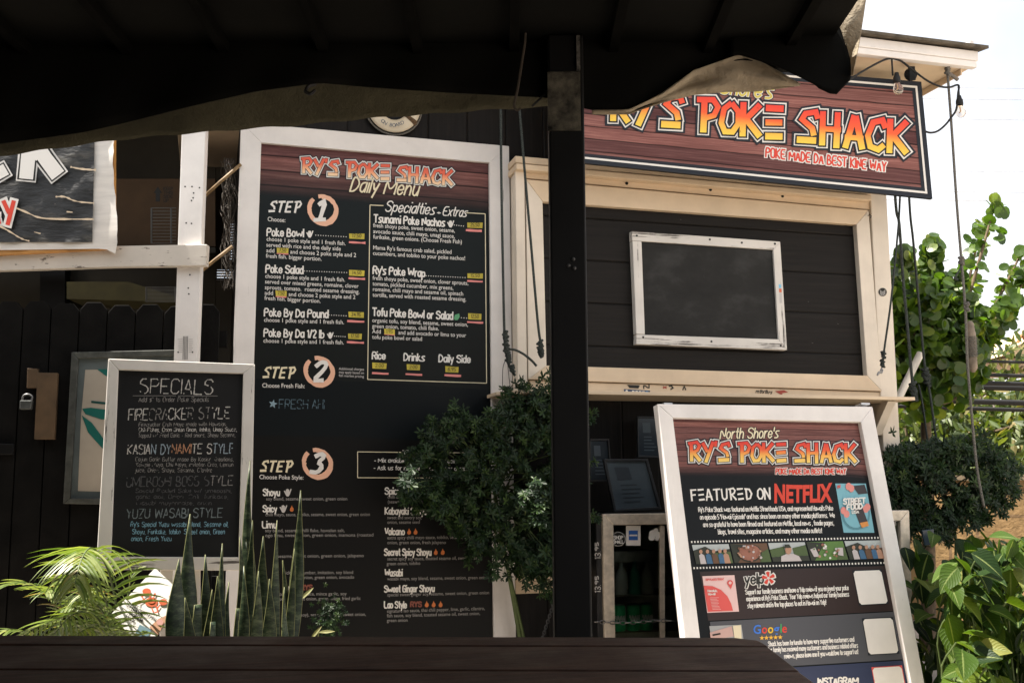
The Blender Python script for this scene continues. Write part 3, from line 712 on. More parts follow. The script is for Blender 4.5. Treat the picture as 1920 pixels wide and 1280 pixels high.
for x, y in ((575, 1101), (780, 1132.5)): ink.text("RYS", x-10, y+4, x+10, y+4, 9, 12, 2.6)
for x, y, w_ in ((669.7, 455, 31), (530, 476, 22), (669, 522.5, 31), (527, 556.5, 20), (667, 602.6, 32), (666.4, 642, 32), (888.4, 432.5, 30), (890.6, 527.5, 29), (891, 604.5, 30), (730.3, 627, 20), (713, 700, 31), (776, 702, 31), (849, 704, 31)): smear(ink, x, y, w_, 3.6 if w_ > 25 else 2)
ink.build('menu_lettering', pan)
for x, y, w_, h, s in ((669, 442.7, 29, 10.4, '17.50'), (530, 469.5, 22, 9.6, '7.50'), (669, 512, 29, 10.4, '14.50'), (527, 550, 21, 10, '7.50'), (667.7, 590, 29, 10.4, '34.95'), (665.6, 630.3, 26, 10.4, '17.50'), (890.6, 422.2, 29, 10.4, '25.50'), (891, 517, 29, 9.6, '15.50'), (890.3, 593.4, 25, 11, '12.50'), (730.3, 621.8, 20, 9.6, '1.95'), (711.5, 685.8, 27, 10.4, '2.00'), (775, 688.5, 25, 10, '2.00'), (847.4, 692.6, 25, 10.4, '6.95')): tagbox(x, y, w_, h, s, pan)
ink = Ink(pl, .0015, MK)
ink.poly([(512+(8.5 if i % 2 == 0 else 3.6)*s_(i*math.pi/5+.2), 757-(8.5 if i % 2 == 0 else 3.6)*c_(i*math.pi/5+.2)) for i in range(10)], 10)
ink.text('FRESH AHI', 523, 765.5, 607.5, 766, 17, 9, 1.1, .05, .02, .06, smooth=0, gap=1.1); ink.build('chalk_writing', pan)

# ------------------------------------------------------------------ round plaque above the menu board
pq = thing('ring_plaque', 'round cream lifebuoy plaque lettered on board, half hidden above the menu board', 'plaque', W(.03).hit(738, 203))
pl2 = W(.03); ctr = pl2.hit(738, 201); rr = (pl2.hit(738, 253.5)-ctr).length
b = MB(); b.lathe(ctr+Vector((0, .028, 0)), (0, -1, 0), [(0, rr*.93), (.006, rr*.93)], 32); b.build('backing', M['black'], pq)
b = MB(); b.tube([ctr+Vector((c_(a)*rr*.98, .004, s_(a)*rr*.98)) for a in [k*math.pi/16 for k in range(33)]], .005, 6); b.build('edge_rope', M['greyrope'], pq, smooth=True)
b = MB(); b.tube([ctr+Vector((c_(a)*rr*.70, -.006, s_(a)*rr*.70)) for a in [k*math.pi/16 for k in range(33)]], rr*.235, 10)
for i, v in enumerate(b.v): b.v[i] = Vector((v.x, ctr.y-.006+(v.y-ctr.y+.006)*.35, v.z))
b.build('ring', dull('cream enamel', (.62, .55, .42), .4, 0, .1), pq, smooth=True)
b = MB(); a = -.62
b.tube([ctr+Vector((c_(a+k*.04-.1)*rr*.70, -.007, s_(a+k*.04-.1)*rr*.70)) for k in range(6)], rr*.26, 10)
for i, v in enumerate(b.v): b.v[i] = Vector((v.x, ctr.y-.007+(v.y-ctr.y+.007)*.37, v.z))
b.build('rope_band', dull('coir', (.10, .06, .03), .9, 0, .6, 120), pq)
ink = Ink(W(.03), .034, [flat('plaque blue', (.05, .08, .12))])
cx, cy = 738, 201
for s, ang in zip('ON BOARD', (2.28, 2.10, 1.9, 1.74, 1.56, 1.38, 1.2, 1.02)):
    if s == ' ': continue
    vs, fs = bfont(s); mxx = max(v[0] for v in vs)
    ids = []
    for x, y in vs:
        th = ang-.0+.0; lx, ly = (x-mxx/2)*9.5, y*9.5
        tx, ty = s_(th), -c_(th)          # tangent along the text at the ring's foot
        ids.append(ink.mb.vert(ink.h(cx+c_(th)*34+lx*tx-ly*c_(th), cy+s_(th)*34-lx*(c_(th))-ly*s_(th)+3)))
    for f in fs: ink.mb.face([ids[i] for i in f])
ink.build('lettering', pq)

# ------------------------------------------------------------------ big sign over the hatch
sg = thing('shop_sign', 'wide printed wood-look sign with fiery graffiti lettering hung under the eave', 'sign', W(.42).hit(1400, 338))
ps = W(.40)
q = [(1040, 96), (1727.5, 153.5), (1748.5, 373), (1047, 301)]
def qmap(u, v):                       # u right, v down, in the sign's corners
    a = (q[0][0]+(q[1][0]-q[0][0])*u, q[0][1]+(q[1][1]-q[0][1])*u); c = (q[3][0]+(q[2][0]-q[3][0])*u, q[3][1]+(q[2][1]-q[3][1])*u)
    return (a[0]+(c[0]-a[0])*v, a[1]+(c[1]-a[1])*v)
b = MB(); N = 8
for i in range(N):
    p = [qmap(i/N, 0), qmap((i+1)/N, 0), qmap((i+1)/N, 1), qmap(i/N, 1)]
    uv = [(i/N, 1), ((i+1)/N, 1), ((i+1)/N, 0), (i/N, 0)]
    b.poly([ps.hit(*z) for z in p][::-1], 0, uv[::-1])
b.slab(q, ps, -.001, -.02, 1)
sp = b.build('sign_panel', [printed('sign print', 9.0, None, None, (0, 0, 0), .3, (4, 60)), M['black']], sg)
b = Ink(ps, .0015, [M['navy'], M['ink']])
def ring(e0, e1, mi, layer):
    for (a0, b0), (a1, b1) in (((e0, e0), (1-e0, e0)), ((1-e0, e0), (1-e0, 1-e0)), ((1-e0, 1-e0), (e0, 1-e0)), ((e0, 1-e0), (e0, e0))):
        f = lambda u, v, e: qmap(.5+(u-.5)*(1-0), v)
        k = .31
        P = lambda u, v, e: qmap(e*k if u < .5 else 1-e*k, e if v < .5 else 1-e)
        b.poly([P(a0, b0, e0), P(a1, b1, e0), P(a1, b1, e1), P(a0, b0, e1)], mi, layer)
ring(0, .088, 0, 0); ring(.040, .058, 1, 1)
b.build('border', sp)
lg = Ink(ps, .0028, [logomat('sign logo fill', [(0, (.82, .58, .06)), (.3, (.80, .42, .05)), (.6, (.80, .10, .02)), (1, (.74, .045, .02))]), M['ink'], M['navy']])
lg.logo("RY'S POKE SHACK", 1137, 227, 1700, 291, 62, [(2, 1.75), (1, 1.0), (2, .55), (0, 0)], gap=.8)
lg.build('logo', sp)
ink = Ink(ps, .0015, [M['navy'], M['ink'], M['redink'], flat('sign gold', (.60, .50, .10))])
for wd, mi, l in ((7, 1, 0), (2.8, 2, 1)):
    ink.k = 0; ink.text('POKE MADE DA BEST KINE WAY', 1436, 294, 1661, 321.5, 17, mi, wd, .03, layer=l, gap=1.5, space=3.2)
ink.build('tagline', sp); ink = Ink(ps, .0015, ink.mats)
for wd, mi, l in ((8.5, 0, 0), (6, 1, 1), (3.6, 3, 2)):
    ink.k = 0; ink.text("North Shore's", 1262, 165, 1447, 185, 26, mi, wd, .2, layer=l, smooth=2)
ink.build('lettering', sp)

# ------------------------------------------------------------------ sandwich board
hd = (FH*c_(rad(71.5))+R0*s_(rad(71.5))).normalized()
ud = (RT*-595+UP*6950+FW*2000).normalized()
nb = hd.cross(ud).normalized(); nb = -nb if nb.dot(FH) > 0 else nb
pa = Plane(W(.78).hit(1231, 757), nb)
ab = thing('sandwich_board', 'leaning white framed sandwich board with reviews and a film strip of photos', 'sign board', (2.7, D-.85, 0))
outer = [(1233, 757), (1636, 762), (1764, 1440), (1312, 1440)]; inner = [(1262, 783), (1614.5, 791), (1726, 1372), (1335, 1372)]
frame4('frame_rail', M['white_x'], M['white_z'], ab, outer, inner, pa, .02, -.025)
b = MB(); b.slab([(1233, 759), (1240, 759), (1319, 1438), (1312, 1438)], pa, -.03, -.075); b.slab([(1240, 759), (1636, 764), (1633, 776), (1242, 771)], pa, -.03, -.075); b.build('rear_frame', M['white_z'], ab, .003)
for x in (1245, 1615): b = MB(); b.slab([(x, 758), (x+16, 758.4), (x+16, 755), (x, 754.6)], pa, .0, -.05); b.build('hinge', dull('zinc', (.5, .5, .5), .4, .8), ab)
pc = [(1258, 779), (1618, 787), (1732, 1380), (1330, 1380)]
ip = Plane(pa.p-nb*.004, nb)
P4 = [ip.hit(*z) for z in pc]
b = MB(); va = lambda y: 1-(y-783)/(1376-783); ids = [b.vert(P4[i], [(0, 1), (1, 1), (1, 0), (0, 0)][i]) for i in range(4)]; b.face(ids[::-1])
b.prism([p-nb*.001 for p in P4], -nb*.02, 1)
pb = b.build('poster_panel', [printed('poster print', 52, va(902), va(872), (.008, .010, .012), .3, (5, 240), None), M['black']], ab)
SM = [M['ink'], M['redink'], flat('section brown', (.028, .016, .016)), flat('section slate', (.075, .078, .09)), flat('section blue', (.03, .04, .085)), M['navy'],
      M['yellow'], flat('g blue', (.05, .18, .62)), flat('g red', (.62, .06, .04)), flat('g yellow', (.72, .45, .03)), flat('g green', (.06, .36, .12)), M['cream'], flat('card pink', (.75, .52, .50)), flat('card red', (.68, .10, .09)), flat('star gold', (.75, .42, .05)), M['blackink'], M['inkdim']]
dy = lambda x, y0: y0-(x-1480)*.04                    # the printed lines climb to the right
sec = Ink(ip, .0010, SM)
sec.poly([(1312, 1071), (1665, 1060), (1687, 1144), (1328, 1163)], 2); sec.poly([(1331, 1165), (1679, 1146), (1695, 1235), (1346, 1256)], 3); sec.poly([(1349, 1259), (1697, 1237), (1722, 1372), (1362, 1374)], 4)
sec.build('printed_section', pb)
lg = Ink(ip, .0012, [logomat('poster logo fill', [(0, (.80, .58, .14)), (.35, (.80, .40, .07)), (.65, (.72, .09, .02)), (1, (.62, .03, .015))], False), M['ink'], M['navy']])
lg.logo("RY'S POKE SHACK", 1290, 865, 1605, 868, 36, [(2, 1.75), (1, 1.05), (2, .45), (0, 0)], slant=.0); lg.build('logo', pb)
ink = Ink(ip, .0012, SM)
for wd, mi, l in ((4.6, 5, 0), (2.4, 11, 1)): ink.k = 0; ink.text("North Shore's", 1350, 822, 1459, 820, 19, mi, wd, .15, layer=l, smooth=2)
ink.build('heading', pb); ink = Ink(ip, .0012, SM)
for wd, mi, l in ((4.4, 0, 0), (1.9, 1, 1)): ink.k = 0; ink.text('POKE MADE DA BEST KINE WAY', 1455, 888, 1586, 888, 10, mi, wd, 0, layer=l, gap=1.5, space=3.2)
ink.build('heading', pb); ink = Ink(ip, .0012, SM)
lay, TT = ink.layout('FEATURED ON', LOGO, 2.6, .8); dx = 149/TT
for ox, st in lay:
    for p_, wd in st: ink.strip([(1296+dx*(ox+gx)-.1*(gy-2)*3.6, 939-dx*(ox+gx)*.02-(gy-2)*3.7) for gx, gy in p_], wd*2.9, 0, rough=.15)
ink.build('heading', pb); ink = Ink(ip, .0012, SM)
ink.sans('NETFLIX', 1451, 941, 1561, 939.5, 30, 1, .035, arch=.12)
ink.build('heading', pb)
ink = Ink(ip, .0012, SM)
def para(s, x0, y0, x1, y1): ink.text(s, x0, y0, x1, y1, 8.6, 0, 1.25, -.1, .008, gap=1.15, space=2.2)
para("Ry's Poke Shack was featured on Netflix Streetfoods USA, and represented Hawaii's Poke", 1310, 959, 1562, 956); para('on episode 5 "Hawaii Episode" and has since been on many other media platforms.  We', 1313, 973, 1565, 969.5)
para('are so grateful to have been filmed and featured on Netflix, local news , foodie pages,', 1319, 987, 1563.7, 983.5); para('blogs, travel sites, magazine articles, and many other media outlets!', 1347, 1000.5, 1541, 998)
para('Support our familly business and leave a Yelp review if you enjoyed your poke', 1398, 1113.5, 1591, 1105); para("experience at Ry's Poke Shack.  Your Yelp reviews helped our family business", 1400, 1126, 1592, 1117); para('stay relevant and in the top places to eat in Hawaii on Yelp!', 1402, 1139, 1549, 1132)
ink.off = .0022
para('Shack has been fortunate to have very supportive customers and', 1441, 1210.5, 1601.6, 1201.5); para('Our family has recieved many customers and business related offers', 1440, 1222, 1608.8, 1213); para('reviews, please leave one if you would love to support us!', 1471, 1233.5, 1609, 1224.5)
ink.build('paragraph', pb)
# yelp and Google marks
ink = Ink(ip, .0022, SM)
for wd, mi, l in ((6.5, 0, 0), (3.0, 15, 1)): ink.k = 0; ink.text('yelp', 1397, 1094.5, 1431, 1093, 19, mi, wd, 0, layer=l, smooth=2)
for k in range(5):
    a = -1.7+k*1.257; ux, uy = c_(a), s_(a); cx, cy = 1441, 1083
    for e, mi, l in ((2.2, 0, 0), (0, 8, 1)):
        ink.poly([(cx+ux*(2.5-e)-uy*(1.4+e), cy+uy*(2.5-e)+ux*(1.4+e)), (cx+ux*(11+e)-uy*(3.6+e), cy+uy*(11+e)+ux*(3.6+e)), (cx+ux*(12.5+e), cy+uy*(12.5+e)), (cx+ux*(11+e)+uy*(3.6+e), cy+uy*(11+e)-ux*(3.6+e)), (cx+ux*(2.5-e)+uy*(1.4+e), cy+uy*(2.5-e)-ux*(1.4+e))], mi, l)
ink.build('review_mark', pb)
ink = Ink(ip, .0022, SM)
for ch, x, wd, mi in zip('Google', (1412, 1428, 1439.5, 1451, 1462.5, 1466), (14.5, 10.5, 10.5, 10.5, 3, 9.5), (7, 8, 9, 7, 10, 8)): ink.sans(ch, x, dy(x, 1184.5), x+wd, dy(x+wd, 1184.5), 16 if ch != 'g' else 16, mi, .012)
ink.build('search_mark', pb)
ink = Ink(ip, .0022, SM)
for k in range(5):
    cx = 1428.5+k*8.6; cy = dy(cx, 1193); ink.poly([(cx+(4.8 if i % 2 == 0 else 2)*s_(i*math.pi/5), cy-(4.8 if i % 2 == 0 else 2)*c_(i*math.pi/5)) for i in range(10)], 14)
ink.build('rating_star', pb)
ink = Ink(ip, .0022, SM); ink.text('INSTAGRAM', 1534, 1283, 1609, 1280, 12, 0, 3, 0, layer=0); ink.build('heading', pb)
# plain white cards where codes were printed, and the pink list card
for c4 in ([(1599.5, 1070), (1652, 1068), (1665, 1130), (1612, 1133)], [(1617.7, 1160), (1673.3, 1157.5), (1685, 1223), (1629, 1226)], [(1635.4, 1251.5), (1690, 1248), (1702, 1312), (1647, 1315)]):
    ink = Ink(ip, .0024, [M['paper'], M['navy'], SM[13]])
    cx, cy = sum(p[0] for p in c4)/4, sum(p[1] for p in c4)/4
    ink.poly([(cx+(x-cx)*1.05, cy+(y-cy)*1.05) for x, y in c4], 2 if c4[0][0] > 1630 else 1)
    r = []
    for i in range(4):
        p, a, z = c4[i], c4[i-1], c4[(i+1) % 4]
        r += [(p[0]+(a[0]-p[0])*.07, p[1]+(a[1]-p[1])*.07), (p[0]+(z[0]-p[0])*.07, p[1]+(z[1]-p[1])*.07)]
    ink.poly(r, 0, 1); ink.build('blank_card', pb)
ink = Ink(ip, .0024, SM)
c4 = [(1317, 1079.5), (1376.9, 1077.4), (1385.7, 1145.7), (1326, 1148)]; ink.poly(c4, 12)
ink.poly([(1319.5, 1097), (1336, 1098), (1352, 1105), (1364, 1117), (1371, 1131), (1374.5, 1144), (1327.5, 1146)], 13, 1)
ink.text('TOP PLACES TO EAT', 1323, 1088, 1357, 1086.6, 3.6, 13, .8, layer=1); ink.text('Honolulu,', 1327, 1109, 1345, 1108.4, 4, 0, .9, layer=2); ink.text('Hawaii', 1328, 1115, 1341, 1114.6, 4, 0, .9, layer=2)
for i in range(9): ink.strip([(1331+i*.6, 1120+i*2.7), (1346+i*.6+R_(-3, 3), 1119.6+i*2.7)], .7, 12, 2)
ink.disc(1369, 1092, 5.4, 13, 1); ink.poly([(1364, 1094), (1374, 1094), (1370.5, 1104)], 13, 1); ink.disc(1369, 1092, 2.8, 12, 2); ink.build('list_card', pb)
ink = Ink(ip, .0024, SM+[flat('shop photo pink', (.55, .36, .32)), flat('shop photo grey', (.35, .36, .36))])
ink.poly([(1330, 1173), (1390, 1170), (1400, 1240), (1341, 1244)], 18); ink.poly([(1331, 1185), (1372, 1173), (1376, 1192), (1333, 1200)], 17, 1); ink.poly([(1374, 1172), (1389, 1171), (1391, 1200), (1378, 1200)], 11, 2); ink.strip([(1336, 1190), (1351, 1187)], 3, 15, 2); ink.build('shop_photo', pb)
# generic food poster
fp = [flat('poster sky', (.18, .42, .50)), M['ink'], flat('poster dark', (.04, .035, .04)), flat('poster orange', (.62, .25, .06)), flat('poster pink', (.68, .25, .22)), flat('poster teal', (.10, .26, .32)), M['redink']]
ink = Ink(ip, .0012, fp)
Q = lambda u, v: (1566+57.5*u+16*v, 906+92*v-(0)*u)
pp = lambda pts, mi, l: ink.poly([Q(u, v) for u, v in pts], mi, l)
pp([(0, 0), (1, 0), (1, 1), (0, 1)], 0, 0)
ink.disc(*Q(.5, .62), 27, 5, 1, 30); ink.disc(*Q(.5, .62), 23, 0, 2, 26)
pp([(.55, .05), (.95, 0.02), (1, .2), (.7, .22)], 2, 1); pp([(.4, .35), (.7, .32), (.85, .8), (.58, .84)], 2, 3); pp([(.58, .80), (.84, .77), (.86, .86), (.62, .9)], 3, 4)
for u, v in ((.5, .1), (.42, .06), (.12, .55), (.2, .62), (.92, .48), (.85, .52)): ink.disc(*Q(u, v), 5.5, 4, 2, 7)
ink.text('STREET', *Q(.16, .42), *Q(.86, .40), 10, 1, 2.6, layer=5); ink.text('FOOD', *Q(.24, .53), *Q(.74, .51), 9, 1, 2.6, layer=5); ink.text('USA', *Q(.38, .61), *Q(.6, .6), 5, 1, 1.4, layer=5)
ink.text('N', *Q(.06, .1), *Q(.13, .1), 7, 6, 1.6, layer=3); ink.build('food_poster', pb)
# film strip of five small photos
fm = [M['ink'], flat('photo sky', (.42, .46, .46)), flat('photo dark', (.03, .035, .025)), flat('photo green', (.07, .11, .04)), flat('photo meat', (.30, .13, .09)), flat('photo skin', (.42, .24, .16)), flat('photo shirt', (.50, .46, .46)), flat('photo blue', (.05, .13, .24)), flat('photo brown', (.13, .07, .04)), flat('photo leaf', (.10, .20, .05))]
ink = Ink(ip, .0012, fm)
for i in range(62):
    t = i/61; x, y = 1295.5+355*t, 1015.5-8*t; ink.poly([(x, y-2), (x+2.6, y-2), (x+3, y+1.6), (x+.4, y+1.6)], 0)
    x, y = 1300+362*t, 1064.5-10*t; ink.poly([(x, y-2), (x+2.6, y-2), (x+3, y+1.6), (x+.4, y+1.6)], 0)
ink.build('sprocket_row', pb)
for n in range(5):
    ink = Ink(ip, .0012, fm); u0, u1 = n/5+.004, (n+1)/5-.004
    F = lambda u, v: (1296+8*v+(357+3*v)*(u0+(u1-u0)*u), 1021+36*v-(9+2*v)*(u0+(u1-u0)*u))
    pp = lambda pts, mi, l: ink.poly([F(u, v) for u, v in pts], mi, l)
    pp([(0, 0), (1, 0), (1, 1), (0, 1)], (2, 8, 1, 9, 1)[n], 0)
    if n in (0, 4):
        pp([(0, 0), (1, 0), (1, .25), (.6, .35), (.3, .3), (0, .4)], (1, 1)[n > 2], 1); pp([(0, .3), (.35, .1), (.6, .4), (.6, 1), (0, 1)], 2, 2); pp([(.5, .45), (1, .4), (1, 1), (.5, 1)], (3, 8)[n > 2], 2)
        for k, u in enumerate((.2, .38, .55, .72, .86)):
            pp([(u-.08, 1), (u-.07, .55), (u, .45), (u+.07, .55), (u+.08, 1)], (6, 7, 8, 7, 5)[k], 3); ink.disc(*F(u, .36), 3.2, 5, 4, 3.8)
    elif n in (1, 3):
        pp([(0, 0), (.5, .06), (.1, 1), (0, 1)], 2, 1); pp([(.8, .5), (1, .3), (1, 1), (.7, 1)], 3, 1)
        if n == 1: ink.disc(*F(.48, .5), 22, 2, 1, 17); ink.disc(*F(.48, .48), 20, 4, 2, 15)
        for k in range(34 if n == 1 else 22):
            a = R_(0, 6.3); r_ = R_(0, 1)**.5; ink.disc(*F(.48+.36*r_*c_(a), .5+.4*r_*s_(a)), R_(1.2, 2.8), random.choice([4, 4, 5, 6, 8, 9, 0]) if n == 3 else random.choice([4, 5, 8, 4, 6]), 3+k % 3, None, 7)
        if n == 3: pp([(.05, .4), (.2, .3), (.25, .8), (.1, .8)], 6, 2); pp([(.8, .35), (.95, .35), (.9, .8), (.78, .75)], 6, 2)
    else:
        pp([(0, .35), (.4, .2), (.4, 1), (0, 1)], 3, 1); pp([(.62, .3), (1, .15), (1, 1), (.62, 1)], 3, 1); pp([(0, .75), (1, .72), (1, 1), (0, 1)], 2, 2)
        pp([(.22, 1), (.26, .72), (.42, .6), (.6, .6), (.74, .74), (.78, 1)], 6, 3); ink.disc(*F(.5, .40), 6, 5, 4, 8); pp([(.40, .28), (.44, .1), (.56, .1), (.60, .28)], 2, 5)
    ink.build('film_photo', pb)

# ------------------------------------------------------------------ specials chalkboard
sb = thing('specials_board', 'chalked specials board in a worn white frame behind the spiky plants', 'chalkboard', (-.1, D-.6, .2))
pz = Plane(W(.55).hit(340, 1060), (0, -c_(rad(3)), s_(rad(3))))
outer = [(203, 672), (478, 682.5), (470, 1069), (180, 1068)]; inner = [(222, 693), (456, 700), (447, 1044), (208, 1043)]
frame4('frame_rail', M['worn_x'], M['worn_z'], sb, outer, inner, pz, .012, -.022)
b = MB(); b.slab([(218, 689), (460, 696), (451, 1048), (204, 1047)], pz, -.004, -.02); sbp = b.build('chalk_surface', M['chalk'], sb)
for x in (300, 352): b = MB(); b.slab([(x, 1066), (x+24, 1066), (x+22, 1480), (x-2, 1480)], pz, -.023, -.055); b.build('stake', M['worn_z'], sb, .002)
CK = [flat('chalk white', (.48, .46, .43), .9), flat('chalk grey', (.22, .21, .20), .9), flat('chalk faint', (.085, .085, .088), .9), flat('chalk orange', (.42, .22, .13), .9), flat('chalk sky', (.27, .33, .38), .9), flat('chalk blue bright', (.17, .32, .40), .9), flat('chalk slate', (.16, .19, .20), .9)]
ink = Ink(pz, -.0028, CK)
ch = lambda s, x0, y0, x1, y1, h, mi, w=1.3, br=.06, mis=None: ink.text(s, x0, y0, x1, y1, h, mi, w, .08, .022, br*.6, smooth=0 if h > 12 else 1, mis=mis, gap=1.2, space=3.6)
ch('SPECIALS', 262, 737.5, 398, 738.5, 27, 0, 1.9, .09); ink.strip([(249, 741.7), (330, 741.6)], 1, 1); ink.strip([(334, 741.8), (408, 742)], 1, 1)
ch('Add $1 to Order Poke Specials', 260, 753, 391, 752.5, 8.5, 1, 1.1)
ch('FIRECRACKER STYLE', 240.5, 788, 430, 784, 21, 0, 1.7, .12, [0, 1, 0, 1, 0])
for s, x0, y, x1, mi in (('Firecracker Crab Mayo made with Hawaiian', 260, 799, 423, 1), ('Chili Flakes, Onion Green Onion, tobiko, Unagi Sauce,', 260, 809, 444, 0), ('Topped w/ Fried Garlic + Red onions, Shoyu Sesame,', 259, 819.5, 441, 1)): ch(s, x0, y, x1, y-1, 7.5, mi, 1.0, .12)
ch('KASIAN DYNAMITE STYLE', 239, 851.6, 438, 849, 18, 0, 1.7, .07, [0, 0, 4, 3, 3, 0, 4, 4])
for s, x0, y, x1, mi in (('Cajun Garlic Butter made By Kasian Kreations,', 254, 864, 438, 1), ('Kewpie Mayo, Chili Mayo, Imitation Crab, Lemon', 255, 874, 437, 1), ('juice, Onion, Shoyu, Sesame, Cilantro', 253, 884.5, 397, 1)): ch(s, x0, y, x1, y, 7.5, mi, 1.0, .12)
ch('UMEBOSHI BOSS STYLE', 237, 912, 436, 909, 18, 2, 1.7, .12, [2, 2, 2, 1])
for s, x0, y, x1 in (('Special Pickled Sake w/ umeboshi,', 254, 923, 434), ('garlic aioli, Onion, Chili, furikake,', 255, 934, 428), ('wasabi mayonnaise, onion', 255, 946, 396)): ch(s, x0, y, x1, y, 7.5, 2, 1.0, .15)
ch('YUZU WASABI STYLE', 237, 971, 416.6, 969, 17, 6, 1.7, .05)
for s, x0, y, x1 in (("Ry's Special Yuzu wasabi Blend, Sesame oil,", 245, 986.7, 428), ('Shoyu, Furikake, tobiko, Sweet onion, Green', 248, 1000.5, 421), ('onion, Fresh Yuzu', 246, 1013.5, 321)): ch(s, x0, y, x1, y, 9, 5, 1.25, .02)
ink.build('chalk_writing', sbp)
# chalk dust smudges rubbed over the board keep inside the chalk_surface material

# ------------------------------------------------------------------ left: torn banner on a rail, white post, diagonal sticks
F1 = FACE(4.55, rad(2.7))
b = MB(); b.slab([(341, 236), (386, 232), (369, 690), (325, 690)], F1, -.04, -.08); b.slab([(325, 691), (369, 691), (350, 1420), (306, 1420)], F1, -.04, -.08)
wp = b.build('white_post', M['white_z'], None, .003); tag(wp, 'tall white painted post behind the specials board', 'post')
ink = Ink(F1, -.0385, [M['blackink'], M['inkdim']]); wpr = []
wp.location = (0, 0, 0)
for x, y in ((347, 350), (360, 350), (374, 352), (363, 362), (362, 371), (359, 376), (349, 418), (359, 419), (356, 515), (353, 540), (354, 551), (334, 660), (361, 660)): ink.disc(x, y, 1.5, 0)
for k in range(4): ink.strip([(344+k*2.6, 630), (343+k*2.6, 674)], .9, 0)
for k in range(7): ink.strip([(333+R_(0, 2), 636+k*4), (342, 636+k*4)], .7, 1); ink.strip([(354, 636+k*4), (362-R_(0, 2), 636+k*4)], .7, 1)
ink.build('stamp', wp)
b = MB(); b.slab([(-260, 478), (222, 461), (388, 458), (386, 498), (220, 500), (-260, 516)], F1, 0, -.038)
tag(b.build('wooden_rail', M['rail'], None, .003), 'bare grey wooden rail under the torn banner, crossing the white post', 'rail')
bn = thing('torn_banner', 'torn black banner with white and red lettering stretched over a wooden backing', 'banner', F1.hit(0, 480, .03))
b = MB(); b.slab([(-420, 150), (213, 150), (213, 466), (-420, 500)], F1, .030, .002); b.build('backing', dull('honey wood edge', (.45, .22, .06), .6, 0, .3), bn)
# wrinkled canvas: a grid with ripples and ragged right edge
def cloth(name, rows, pl, off, mt, parent, amp=.006, uvs=True, thick=0, nx=40, ny=26, fn=None):
    b = MB(); idx = []
    for j in range(ny+1):
        r = []
        for i in range(nx+1):
            u, v = i/nx, j/ny; x, y, o = rows(u, v)
            r.append(b.vert(pl.hit(x, y, off+o), (u, 1-v)))
        idx.append(r)
    for j in range(ny):
        for i in range(nx): b.face((idx[j][i], idx[j+1][i], idx[j+1][i+1], idx[j][i+1]))
    o = b.build(name, mt, parent, smooth=True)
    if thick: md = o.modifiers.new('thickness', 'SOLIDIFY'); md.thickness = thick; md.offset = 1
    return o
rag = [R_(-3, 3) for _ in range(30)]
def canvas(u, v):
    rgx = 216+4*s_(v*9)+rag[int(v*26)]*.5-(3 if .35 < v < .42 else 0)
    x = -420+(rgx+420)*u; y = 150+(466+(-.026*(x-215))*.5-150)*v+(10*max(0, u-.97)/.03 if v > .97 else 0)
    o = .036+.004*s_(x*.05+v*7)*s_(v*13)+.003*s_(x*.11+v*23)+(.01*max(0, (u-.95)/.05))*(.5+.5*s_(v*17))
    return x, y, o
t = NT('torn canvas'); t.b.inputs['Roughness'].default_value = .8
tear = t.noise(t.coords((6, 6, 6)), 1.5, 8, .7); lines = t.noise(t.coords((5, 5, 40)), 1, 6, .6)
cv = cloth('canvas', canvas, F1, 0, t.fin(t.mix(1, (.76, .72, .66), t.ramp(lines, [(.3, (.82,)*3), (.6, (1,)*3)]), 'MULTIPLY'), .8), bn)
# black print on the canvas, with torn bare seams
def black(u, v):
    x = -420+(180-7*v+420)*u; y = 150+(454-150)*v
    return x, y, .041+.004*s_(x*.05+v*7.3)*s_(v*13.5)+.003*s_(x*.11+v*23.9)
t = NT('worn banner print'); fold = t.noise(t.coords((3, 3, 9)), 1.5, 5, .6); sc = t.noise(t.coords((10, 10, 30)), 2, 8, .8)
k = t.ramp(fold, [(.3, (.007, .008, .009)), (.55, (.02, .021, .021)), (.75, (.13, .12, .10))]); k = t.mix(t.ramp(sc, [(.66, (0,)*3), (.70, (1,)*3)]), k, (.5, .42, .32)); t.bump(fold, .6, .02)
prn = cloth('print', black, F1, .004, t.fin(k, .5), bn)
ink = Ink(F1, .056, [M['ink'], M['blackink'], M['redink'], flat('torn edge', (.60, .48, .34))])
for mi, ex, l in ((0, 17, 0), (1, 10, 1), (0, 4, 2)):
    ink.k = 0
    for st, wd in (([(57, 235), (53, 293), (49, 334)], 26), ([(66, 268), (84, 296), (108, 328)], 28), ([(60, 292), (90, 262), (108, 228)], 24), ([(18, 262), (-20, 268), (-52, 292), (-50, 320), (-20, 335), (10, 318)], 22)): ink.strip(st, wd+ex-4, mi, l, cap=ex*.4, rough=.06)
ink.k = 0
for mi, ex, l in ((0, 9, 0), (2, 0, 1)):
    for st in ([(26, 376), (14, 422)], [(6, 376), (17, 400)], [(-20, 420), (-10, 378), (-2, 420)], [(-18, 406), (-2, 406)]): ink.strip(st, 8+ex, mi, l, cap=ex*.5, rough=.08)
for st in ([(132, 313), (150, 317), (180, 319)], [(30, 390), (50, 398), (72, 409), (110, 411), (176, 411)], [(104, 369), (122, 368), (140, 378), (176, 381)], [(0, 424), (20, 435), (40, 448), (55, 452)], [(64, 435), (76, 438)], [(125, 397), (136, 398)]): ink.strip(chaikin(st, 2), 2.6, 3, 2, rough=.7)
ink.build('lettering', bn)
F15 = FACE(4.75, rad(2.7))
